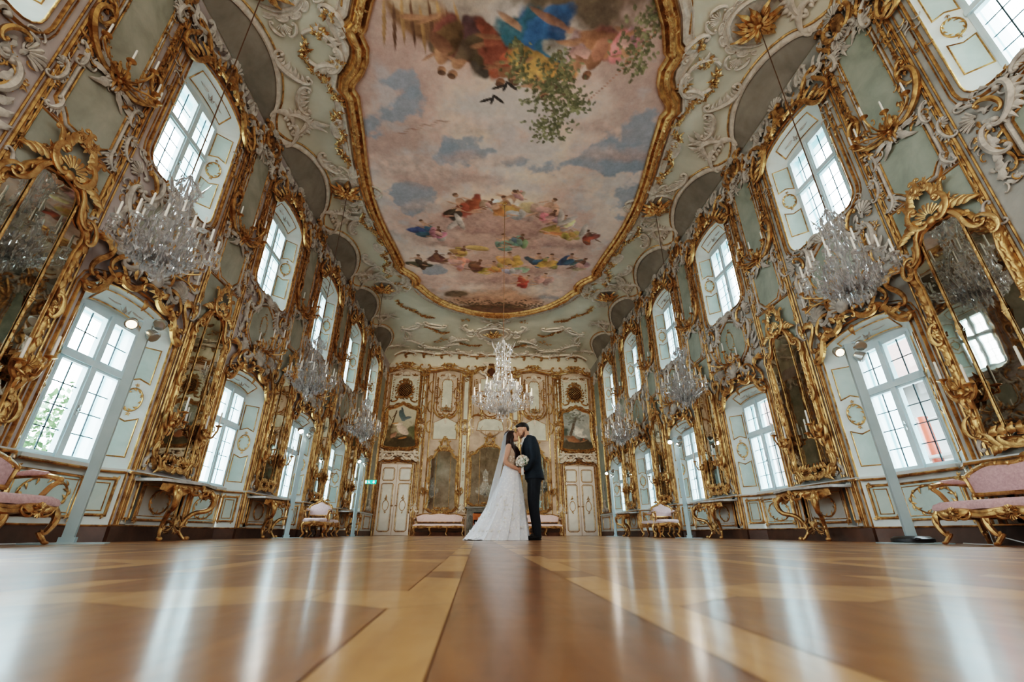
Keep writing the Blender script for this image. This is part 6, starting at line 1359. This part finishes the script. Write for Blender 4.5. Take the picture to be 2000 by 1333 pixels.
def join_mesh(a, b):
    v = [tuple(x.co) for x in a.vertices]; n = len(v); v += [tuple(x.co) for x in b.vertices]
    f = [tuple(p.vertices) for p in a.polygons]+[tuple(i+n for i in p.vertices) for p in b.polygons]
    me = bpy.data.meshes.new(a.name); me.from_pydata(v,[],f); me.polygons.foreach_set('use_smooth',[True]*len(f))
    for m in a.materials: me.materials.append(m)
    return me
SKIN = mat('skin',(.50,.27,.18),(.60,.35,.25),.5,0,6,.3,.7,0); SKIN2 = mat('skin_fair',(.56,.31,.22),(.66,.40,.30),.5,0,6,.3,.7,0)
SUIT = mat('navy_suit_cloth',(.006,.013,.022),(.014,.026,.040),.75,0,30,.3,.7,.15,150); TROU = mat('trouser_cloth',(.006,.009,.014),(.012,.017,.024),.75,0,30,.3,.7,.15,150)
HAIR = mat('black_hair',(.006,.005,.005),(.018,.013,.011),.45,0,40,.3,.7,.5,90); HAIRB = mat('dark_brown_hair',(.012,.006,.005),(.045,.020,.014),.4,0,30,.3,.7,.5,70); BEARD = mat('short_beard',(.10,.055,.038),(.20,.115,.08),.7,0,60,.3,.7,.4,150)
SHOE = mat('black_leather',(.006,.008,.010),None,.22)
YP = 7.35
# groom ------------------------------------------------------------------
gr = thing('person','man in a dark navy suit leaning down to kiss the bride','person',(0,YP,0))
h = (.262,1.700); d = (-.93,-.37); u = (-.37,.93)
b = MB(xyz); P = head(b, h, d, u)
limb(b,[P(-.03,-.05),(.335,0,1.565),(.375,0,1.50)],[.056,.056,.075]); loft(b,[(.43,0,.86,.10,.14),(.42,0,1.05,.10,.14),(.40,0,1.28,.11,.16),(.39,0,1.44,.10,.17),(.38,0,1.52,.06,.10)],16)
for s in (-1,1):
    limb(b,[(.40,s*.17,1.47),(.395,s*.235,1.20),(.29,s*.175,1.045)],[.045,.036,.026]); limb(b,[(.43,s*.085,.90),(.42,s*.10,.50),(.462,s*.10,.09)],[.08,.055,.038]); limb(b,[(.47,s*.10,.05),(.32,s*.11,.035)],[.035,.025])
body = fuse(b,.009,3,'body',SKIN)
hb = MB(xyz); hand(hb,(.285,-.168,1.04),(-.86,.30,-.18),(.2,.95,.1),1,1.05,.45); hand(hb,(.285,.168,1.06),(-.9,-.2,.15),(-.2,-.95,.1),-1,1.05,.35)
obj('body', join_mesh(body, fuse(hb,.0042,2,'hands',SKIN)), gr)
m = MB(xyz); m.ball(P(-.022,.058),(.098,.079,.074),14,10); m.ball(P(.045,.088),(.055,.055,.032),12,8); m.ball(P(-.07,.0),(.045,.066,.07),12,8); m.ball(P(-.005,.07),(.09,.07,.055),12,8)
obj('hair', fuse(m,.008,3,'hair',HAIR), gr)
m = MB(xyz); m.ball(P(.046,-.078),(.052,.0535,.044),12,8); m.ball(P(.081,-.102),(.0255,.0275,.021),10,7)
for s in (-1,1): m.ball(P(.022,-.062,s*.038),(.034,.026,.030),10,7); m.ball(P(.002,-.035,s*.060),(.016,.010,.030),8,6)
obj('beard', fuse(m,.007,3,'beard',BEARD), gr)
m = MB(xyz)
for s in (-1,1): m.tube([P(.094,.012,s*.042),P(.100,.004,s*.030),P(.096,.010,s*.018)],.0025,5); m.tube([P(.088,.036,s*.05),P(.100,.036,s*.032),P(.098,.030,s*.014)],.005,5)
obj('brows_and_lashes', build(m,'brows_and_lashes',HAIR), gr)
j = MB(xyz); loft(j,[(.447,0,.895,.160,.205),(.442,0,.96,.155,.205),(.428,0,1.10,.138,.195),(.408,0,1.25,.146,.21),(.392,0,1.38,.150,.222),(.385,0,1.47,.135,.218),(.384,0,1.54,.105,.17),(.378,0,1.585,.075,.10),(.355,0,1.61,.055,.065)],28)
for s in (-1,1): limb(j,[(.400,s*.185,1.50),(.402,s*.245,1.34),(.395,s*.255,1.19),(.345,s*.215,1.09),(.292,s*.175,1.045)],[.074,.066,.056,.050,.044])
obj('suit_jacket', fuse(j,.011,3,'suit_jacket',SUIT), gr)
m = MB(xyz); m.tube([(.252,-.04,1.16),(.246,-.055,1.30),(.250,-.075,1.42),(.285,-.075,1.53),(.345,-.070,1.605)],[.006,.02,.026,.022,.014],8,sq=.5); m.tube([(.252,.04,1.16),(.246,.055,1.30),(.250,.075,1.42),(.285,.075,1.53),(.345,.070,1.605)],[.006,.02,.026,.022,.014],8,sq=.5)
for z in (1.10,1.02): m.ball((.283,-.01,z),(.008,.011,.011),8,5)
m.box(.40,.49,-.209,-.205,1.0,1.015); obj('lapels', build(m,'lapels',SUIT), gr)
m = MB(xyz); m.tube([(.344+.058*cos(a),.057*sin(a),1.588+.030*cos(a)) for a in [2*pi*i/18 for i in range(18)]],.013,8,closed=True); m.tube([(.262,0,1.40),(.275,0,1.50),(.290,0,1.585)],[.02,.035,.03],8)
for s in (-1,1): m.tube([(.300,s*.178,1.048),(.286,s*.172,1.042)],[.041,.037],10)
obj('white_shirt', build(m,'white_shirt',M['white']), gr)
m = MB(lambda u,v,w:(.236-w,-.085+u*.5,v)); m.flower((.0,1.455),.030,0); m.flower((.02,1.47),.022,.004); m.ball((.0,1.455,.012),.018,8,6); obj('boutonniere', build(m,'boutonniere',M['white']), gr)
m = MB(xyz)
loft(m,[(.435,0,.86,.125,.165),(.437,0,.92,.13,.175),(.43,0,1.0,.118,.165)],20)
for s in (-1,1): limb(m,[(.44,s*.085,.90),(.425,s*.098,.68),(.425,s*.102,.48),(.455,s*.102,.25),(.468,s*.102,.075)],[.105,.092,.074,.064,.056])
obj('trousers', fuse(m,.011,3,'trousers',TROU), gr)
for s in (-1,1):
    m = MB(xyz); y = s*.105; m.ball((.475,y,.055),(.052,.042,.05),10,8); m.tube([(.49,y,.038),(.40,y,.038),(.30,y+s*.006,.030),(.245,y+s*.008,.024)],[.042,.042,.040,.024],10,sq=.8); m.ball((.425,y,.06),(.06,.036,.04),10,7); m.box(.23,.52,y-.034,y+.034,.002,.016)
    obj('shoe', fuse(m,.007,2,'shoe',SHOE), gr)
# bride ------------------------------------------------------------------
br = thing('person','dark-haired bride in a white lace gown and veil, face raised to the groom','person',(0,YP,0))
h = (.070,1.585); d = (.90,.42); u = (-.42,.90)
b = MB(xyz); P = head(b, h, d, u, .90)
limb(b,[P(-.03,-.05),(.030,0,1.47),(.020,0,1.40)],[.046,.043,.060])
loft(b,[(.06,0,.92,.10,.15),(.055,0,1.02,.085,.125),(.045,0,1.12,.080,.115),(.050,0,1.24,.095,.135),(.040,0,1.32,.095,.145),(.02,0,1.40,.062,.13),(.02,0,1.44,.04,.06)],18)
for s in (-1,1): b.ball((.105,s*.062,1.265),(.055,.058,.058),10,8); limb(b,[(.06,s*.08,.92),(.07,s*.08,.5),(.05,s*.08,.08)],[.075,.055,.04]); limb(b,[(.06,s*.08,.05),(.15,s*.085,.03)],[.03,.022])
limb(b,[(.012,-.155,1.395),(-.025,-.195,1.27),(-.045,-.205,1.150),(.045,-.195,1.085),(.150,-.165,1.045)],[.050,.046,.040,.036,.026])
limb(b,[(.012,.155,1.395),(.0,.195,1.27),(-.01,.20,1.150),(.07,.17,1.08),(.175,.06,1.02)],[.050,.046,.040,.036,.026])
body = fuse(b,.0085,3,'body',SKIN2); hb = MB(xyz); hand(hb,(.150,-.165,1.045),(.88,.36,-.10),(.1,.7,.6),1,.95,.75); hand(hb,(.175,.06,1.02),(.8,-.5,.0),(0,-.3,1),-1,.95,.8)
obj('body', join_mesh(body, fuse(hb,.004,2,'hands',SKIN2)), br)
m = MB(xyz); m.ball(P(-.028,.032),(.098,.082,.092),14,10); m.ball(P(.03,.075),(.06,.062,.035),12,8); m.ball(P(-.06,-.05),(.06,.075,.08),12,8)
for s in (-1,1): m.ball(P(-.012,-.012,s*.074),(.045,.026,.052),10,8)
limb(m,[P(-.07,-.02),(-.02,-.02,1.47),(-.035,-.02,1.33),(-.03,-.03,1.20)],[.07,.075,.065,.03])
for k in range(9):
    y = -.085+.012*k; limb(m,[P(-.01,-.02,-.085+.004*k),(.060+.004*k,-.105+.007*k,1.455),(.100+.008*k,-.125+.012*k,1.37+.01*sin(k*2)),(.118+.010*k,-.120+.012*k,1.30),(.130+.009*k,-.125+.010*k,1.20+.012*(k%3))],[.022,.024,.026,.022,.008],7)
obj('hair', fuse(m,.0075,2,'hair',HAIRB), br)
m = MB(xyz)
for s in (-1,1): m.tube([P(.094,.012,s*.042),P(.100,.004,s*.030),P(.096,.010,s*.018)],.0025,5); m.tube([P(.088,.036,s*.05),P(.100,.036,s*.032),P(.098,.030,s*.014)],.0035,5)
obj('brows_and_lashes', build(m,'brows_and_lashes',HAIRB), br)
def lace_mat(name, base, hi, tr):
    m_, nt, bs = nodes(name); out = nt.nodes['Material Output']; tc = nt.nodes.new('ShaderNodeTexCoord'); v = nt.nodes.new('ShaderNodeTexVoronoi'); v.inputs['Scale'].default_value = 26; lnk(nt, tc.outputs['Object'], v.inputs['Vector'])
    n = noise(nt, 9, 4, .6); ad = nt.nodes.new('ShaderNodeMath'); ad.operation = 'ADD'; lnk(nt, v.outputs['Distance'], ad.inputs[0]); lnk(nt, n.outputs['Fac'], ad.inputs[1])
    r = ramp(nt, ad.outputs[0], [(.55,hi),(1.0,base)]); lnk(nt, r.outputs['Color'], bs.inputs['Base Color']); bs.inputs['Roughness'].default_value = .7
    t_ = nt.nodes.new('ShaderNodeBsdfTransparent'); x = nt.nodes.new('ShaderNodeMixShader'); x.inputs[0].default_value = tr; lnk(nt, bs.outputs[0], x.inputs[1]); lnk(nt, t_.outputs[0], x.inputs[2]); lnk(nt, x.outputs[0], out.inputs['Surface']); return m_
LACE = lace_mat('beige_lace',(.52,.40,.31),(.80,.76,.70),0.); TULLE = lace_mat('white_tulle',(.76,.78,.82),(.92,.93,.94),.04); VEIL = lace_mat('veil_net',(.80,.83,.87),(.88,.90,.92),.66)
m = MB(xyz); loft(m,[(.052,0,1.055,.100,.135),(.048,0,1.12,.092,.125),(.054,0,1.22,.104,.145),(.062,0,1.28,.118,.152),(.045,0,1.345,.108,.156),(.028,0,1.375,.085,.148)],24)
for s in (-1,1): m.ball((.112,s*.064,1.265),(.056,.060,.060),10,8); m.tube([(.085,s*.10,1.34),(.03,s*.118,1.435),(-.04,s*.10,1.36)],[.020,.022,.020],8,sq=.5)
obj('bodice', fuse(m,.009,2,'bodice',LACE), br)
sk = MB(xyz); st = []
for i in range(19):
    t = i/18; z = 1.095*(1-t)+.004; lft = -.065-.60*t**1.9-.06*sin(pi*t); rgt = .185+.155*t**.8+.0*t; st.append(((lft+rgt)/2, -.02*t, z, (rgt-lft)/2, .135+.33*t**.85))
loft(sk, st, 96, lambda a,t: t**.8*(.035*sin(a*13+1.5*t)+.02*sin(a*29+t*3)+.012*sin(a*47)))
obj('skirt', build(sk,'skirt',TULLE), br)
m = MB(xyz); N = 60; rs = random.Random(3)
for k in range(110): # lace appliques low on the skirt
    a = rs.uniform(pi*.95,pi*2.05); j = rs.randint(7,17); cx,cy,cz,rx,ry = st[j]; q = 1.0+.012; c = (cx+cos(a)*rx*q, cy+sin(a)*ry*q, cz); m.M = lambda u,v,w,c=c,a=a:(c[0]-u*sin(a)+w*cos(a), c[1]+u*cos(a)+w*sin(a), c[2]+v)
    m.flower((0,0),rs.uniform(.012,.026),-.004); m.leaf((0,0),rs.random()*6,.05,.02,-.002,.006,.5,3)
obj('lace_appliques', build(m,'lace_appliques',M['white']), br); bpy.data.objects['lace_appliques']['kind'] = 'stuff'
tr = MB(xyz); n1, n2 = 26, 16; vs = []
for i in range(n1+1):
    t = i/n1; x = -.15-.52*t**1.2-.0; hw = .18+.30*t; 
    for k in range(n2+1): q = -1+2*k/n2; vs.append((x+.16*q*q, q*hw-.03, .012+.09*(1-t)**1.5*(1-q*q)+.007*sin(q*17+t*9)+.004))
tr.add(vs,[(i*(n2+1)+k,(i+1)*(n2+1)+k,(i+1)*(n2+1)+k+1,i*(n2+1)+k+1) for i in range(n1) for k in range(n2)]); obj('train', build(tr,'train',TULLE), br)
vl = MB(xyz); C_ = spl([(.02,1.668),(-.055,1.60),(-.095,1.45),(-.135,1.25),(-.225,.89),(-.335,.45),(-.455,.14),(-.60,.03),(-.68,.012)],5); n1 = len(C_); n2 = 24; vs = []
for i,(x,z) in enumerate(C_):
    t = i/(n1-1); hw = .075+.10*min(1,t*4)+.26*t; fwd = .015+.16*t
    for k in range(n2+1): q = -1+2*k/n2; vs.append((x+fwd*abs(q)**2.2+.012*sin(q*19)*t, q*hw-.01+.01*sin(q*31)*t, max(.008,z+ (.012*sin(q*23)*t if z>.1 else 0))))
vl.add(vs,[(i*(n2+1)+k,(i+1)*(n2+1)+k,(i+1)*(n2+1)+k+1,i*(n2+1)+k+1) for i in range(n1-1) for k in range(n2)]); obj('veil', build(vl,'veil',VEIL), br)
# bouquet ----------------------------------------------------------------
bq = thing('bouquet','round bouquet of white and cream roses with green leaves in the bride\'s hand','bouquet',(.232,YP-.19,1.145))
def rose(c1):
    m = MB(xyz); m.ball((0,0,0),(.020,.020,.020),8,6)
    for ly,(r,n,z) in enumerate(((.017,3,.012),(.025,5,.004),(.032,6,-.006))):
        for k in range(n):
            a = 2*pi*k/n+ly*.6; ca, sa_ = cos(a), sin(a); w = r*1.0; vs = []
            for i in range(4):
                for j in range(3): tt = i/3; q = (j-1)*w*.75*sin(pi*(.25+.6*tt)); rr_ = r*(.55+.5*tt**.7)+(.006*tt*tt); vs.append((ca*rr_-sa_*q*(1), sa_*rr_+ca*q, z-.018+.030*tt-abs(j-1)*.004-(.006 if i == 3 else 0)))
            m.add(vs,[(i*3+j,i*3+3+j,i*3+4+j,i*3+1+j) for i in range(3) for j in range(2)])
    return build(m,'rose',c1)
RW = [rose(mat('white_rose',(.80,.80,.74),(.90,.89,.84),.55,0,20)), rose(mat('cream_rose',(.82,.70,.54),(.88,.78,.64),.55,0,20)), rose(mat('blush_rose',(.80,.60,.48),(.86,.70,.60),.55,0,20))]
rs = random.Random(8); ga = pi*(3-sqrt(5))
for i in range(30):
    z = 1-1.35*i/29; r = sqrt(max(0,1-z*z)); a = ga*i; v = Vector((cos(a)*r, sin(a)*r, z)); v = Vector((v.x, v.y*.9, v.z)); q = v.to_track_quat('Z','Y').to_euler()
    obj('rose', RW[0 if i%5 not in (2,) else (1 if i%2 else 2)], bq, tuple(v*.090), tuple(q), (1.32,)*3)
m = MB(xyz)
for i in range(52):
    v = Vector((rs.gauss(0,1),rs.gauss(0,1),rs.gauss(-.15,1))).normalized(); c = v*rs.uniform(.080,.102); e = v.orthogonal().normalized(); e.rotate(Matrix.Rotation(rs.random()*6.28,3,v)); f2 = v.cross(e)
    m.M = lambda u,w,q,c=c,e=e,f2=f2,v=v: tuple(c+e*u+f2*w+v*q); m.leaf((0,0),0,.045,.022,0,.008,.5,3)
obj('leaves', build(m,'leaves',mat('bouquet_leaf',(.05,.12,.07),(.16,.26,.17),.5,0,20)), bq); bpy.data.objects['leaves']['kind'] = 'stuff'
for o in bpy.data.objects:
    if o.name.startswith('leaves') and o.parent == bq: o['kind'] = 'stuff'
m = MB(xyz)
for i in range(7): a = 2*pi*i/7; m.tube([(.02*cos(a),.02*sin(a),-.06),(.010*cos(a),.010*sin(a),-.13),(.018*cos(a),.018*sin(a),-.20)],.006,5)
m.lathe([(.016,-.165),(.020,-.16),(.020,-.11),(.015,-.10)],10); obj('stems', build(m,'stems',M['white']), bq)
# ------------------------------------------------------------------ outside the windows
LEAFM = mat('tree_leaves',(.025,.06,.025),(.08,.14,.06),.6,0,1.2,.3,.7); BARK = mat('tree_bark',(.10,.08,.06),None,.8)
def tree(x, y, z0, h, r, label, seed):
    rs = random.Random(seed); t = thing('tree', label,'tree',(x,y,z0),0,'trees outside the left windows')
    m = MB(xyz); m.tube([(0,0,0),(.1,.05,h*.4),(0,.1,h*.75)],[.22,.16,.06],8)
    for k in range(7): a = rs.random()*6.28; m.tube([(.05,.05,h*(.35+.05*k)),(cos(a)*r*.6,sin(a)*r*.6,h*(.55+.06*k))],[.07,.02],6)
    obj('trunk', build(m,'trunk',BARK), t)
    m = MB(xyz)
    for k in range(5200):
        v = Vector((rs.gauss(0,1),rs.gauss(0,1),rs.gauss(0,1))).normalized()*rs.random()**.4; c = Vector((v.x*r,v.y*r,h*.72+v.z*h*.34)); e = Vector((rs.gauss(0,1),rs.gauss(0,1),rs.gauss(0,1))).normalized(); f2 = e.orthogonal().normalized(); s_ = rs.uniform(.06,.13)
        m.add([tuple(c+e*s_),tuple(c+f2*s_*.5),tuple(c-e*s_),tuple(c-f2*s_*.5)],[(0,1,2,3)])
    o = obj('foliage', build(m,'foliage',LEAFM,False), t); o['kind'] = 'stuff'
tree(-12.5,14.0,-5,8.8,2.7,'leafy green tree seen through the nearest lower left window',1)
tree(-12.5,21.3,-5,8.8,2.4,'leafy green tree seen through the second lower left window',2)
tree(-12.5,29.5,-5,8.8,2.6,'leafy green tree outside the farther left windows',3)
PL = mat('pale_render',(.12,.125,.125),(.16,.165,.165),.8,0,1); TILE = mat('red_roof_tiles',(.045,.018,.012),(.10,.045,.032),.8,0,8,.3,.7,.4,14)
PL2 = mat('pale_window_trim',(.2,.2,.2),None,.6); t = thing('neighbouring_building','pale building with a red tiled roof seen through the right-hand windows','building',(15,6,-5))
m = MB(xyz); m.box(0,8,-12,36,0,10.2); obj('wall', build(m,'wall',PL,False), t)
m = MB(xyz); m.add([(-.7,-12.5,10.0),(-.7,36.5,10.0),(4,36.5,13.6),(4,-12.5,13.6),(8.7,-12.5,10.0),(8.7,36.5,10.0)],[(0,1,2,3),(3,2,5,4)]); m.box(-.75,-.6,-12.5,36.5,9.9,10.05); obj('roof', build(m,'roof',TILE,False), t)
for k in range(14):
    for z in (2.2,6.4):
        y = -11+3.4*k; w = MB(xyz); w.box(-.06,.02,y,y+1.3,z,z+2.2); o = obj('window', build(w,'window',PL2,False), t)
        w = MB(xyz); w.box(-.065,-.06,y+.1,y+.6,z+.1,z+2.1); w.box(-.065,-.06,y+.7,y+1.2,z+.1,z+2.1); obj('pane', build(w,'pane',M['marble'],False), o)
t = thing('scaffold','pale ladder and red-orange scaffold post outside the nearest right window','scaffolding',(11.5,12.2,-5))
m = MB(xyz); m.tube([(0,-1.35,0),(0,-1.35,8)],.12,8); obj('red_post', build(m,'red_post',mat('red_paint',(.20,.025,.01),None,.5)), t)
m = MB(xyz)
for y in (-.75,-.2): m.tube([(-.2,y,0),(.3,y,8.4)],.03,6)
for k in range(24): m.tube([(-.2+.02*k,-.75,.4+.33*k),(-.2+.02*k,-.2,.4+.33*k)],.02,5)
obj('ladder', build(m,'ladder',M['steel']), t)
m = MB(xyz)
for z in (4.7,6.9): m.box(-.3,.3,-3,3.5,z,z+.06); m.tube([(0,-3,z+1),(0,3.5,z+1)],.03,6)
obj('planks', build(m,'planks',PL,False), t)

for s, lb, pts in ((1,'thin white cable looping on the floor under the right-hand settee',[(4.55,3.4),(4.5,3.9),(4.42,4.15),(4.55,4.3),(4.7,4.75)]),(-1,'thin white cable on the floor under the left-hand settee',[(-4.6,3.6),(-4.5,4.0),(-4.55,4.35),(-4.5,4.7)])):
    m = MB(xyz); P = spl([(x,y,.008+(.07 if i == 2 and s > 0 else 0)) for i,(x,y) in enumerate(pts)],6); x0,y0 = pts[0]; m.tube([(x-x0,y-y0,z) for x,y,z in P],.005,5)
    tag(obj('cable', build(m,'cable',M['white']), None, (x0,y0,0)), lb, 'cable')
# ------------------------------------------------------------------ light, sky, camera
w = bpy.data.worlds.new('sky'); bpy.context.scene.world = w; w.use_nodes = True; nt = w.node_tree
bg = nt.nodes['Background']; tc = nt.nodes.new('ShaderNodeTexCoord'); sx = nt.nodes.new('ShaderNodeSeparateXYZ')
nt.links.new(tc.outputs['Generated'], sx.inputs[0])
cr = nt.nodes.new('ShaderNodeValToRGB'); cr.color_ramp.elements[0].position = .45; cr.color_ramp.elements[0].color = (.30,.30,.28,1)
cr.color_ramp.elements[1].position = .55; cr.color_ramp.elements[1].color = (.84,.94,1,1)
mr = nt.nodes.new('ShaderNodeMapRange'); mr.inputs[1].default_value = -1; nt.links.new(sx.outputs[2], mr.inputs[0]); nt.links.new(mr.outputs[0], cr.inputs[0])
nt.links.new(cr.outputs[0], bg.inputs[0]); bg.inputs[1].default_value = 10.0
def area(nm, loc, rot, sx_, sy_, power, color=(1,1,1), portal=False):
    l = bpy.data.lights.new(nm, 'AREA'); l.shape = 'RECTANGLE'; l.size = sx_; l.size_y = sy_; l.energy = power; l.color = color
    if portal: l.cycles.is_portal = True
    o = bpy.data.objects.new(nm, l); C.objects.link(o); o.location = loc; o.rotation_euler = rot; return o
for side in (-1,1):
    for Y in floorY:
        for zc, h in ((1.72,1.75),(5.6,1.9)):
            area('window_portal', (side*(W2+DEEP+.09), Y, zc), (0, side*pi/2, 0), h, 1.0, 1, portal=True)
fl = area('room_fill', (0, -1.9, 4.4), (radians(90), 0, 0), 8, 5, 130, (1,.92,.84)); fl.visible_glossy = False
sl = bpy.data.lights.new('far_fill', 'SPOT'); sl.energy = 3600; sl.color = (1,.84,.66); sl.spot_size = radians(36); sl.spot_blend = .6; sl.shadow_soft_size = .8
so = bpy.data.objects.new('far_fill', sl); C.objects.link(so); so.location = (0,-1.8,5.2); so.rotation_euler = (radians(88),0,0); so.visible_glossy = False
cam = bpy.data.cameras.new('camera'); co = bpy.data.objects.new('camera', cam); C.objects.link(co); bpy.context.scene.camera = co
f, yaw, pitch, roll = 852.5, .0726, .4150, .0014
s_, c_ = sin(yaw), cos(yaw); f0, r0, up = Vector((s_,c_,0)), Vector((c_,-s_,0)), Vector((0,0,1))
fw = f0*cos(pitch)+up*sin(pitch); u0 = -f0*sin(pitch)+up*cos(pitch); rr = r0*cos(roll)+u0*sin(roll); uu = -r0*sin(roll)+u0*cos(roll)
mx = Matrix((rr, uu, -fw)).transposed().to_4x4(); mx.translation = (-.46, 0, .10); co.matrix_world = mx
cam.sensor_width = 36; cam.lens = f*36/2000; cam.clip_start = .01
cam.dof.use_dof = True; cam.dof.focus_distance = 7.4; cam.dof.aperture_fstop = 3.6
sc = bpy.context.scene
sc.view_settings.view_transform = 'Filmic'; sc.view_settings.look = 'High Contrast'; sc.view_settings.exposure = 1.08
cy = sc.cycles
cy.max_bounces = 7; cy.diffuse_bounces = 4; cy.glossy_bounces = 4; cy.transparent_max_bounces = 12; cy.transmission_bounces = 4
cy.sample_clamp_indirect = 6; cy.caustics_reflective = False; cy.caustics_refractive = False
cy.use_denoising = True
try: cy.denoiser = 'OPENIMAGEDENOISE'
except Exception: pass
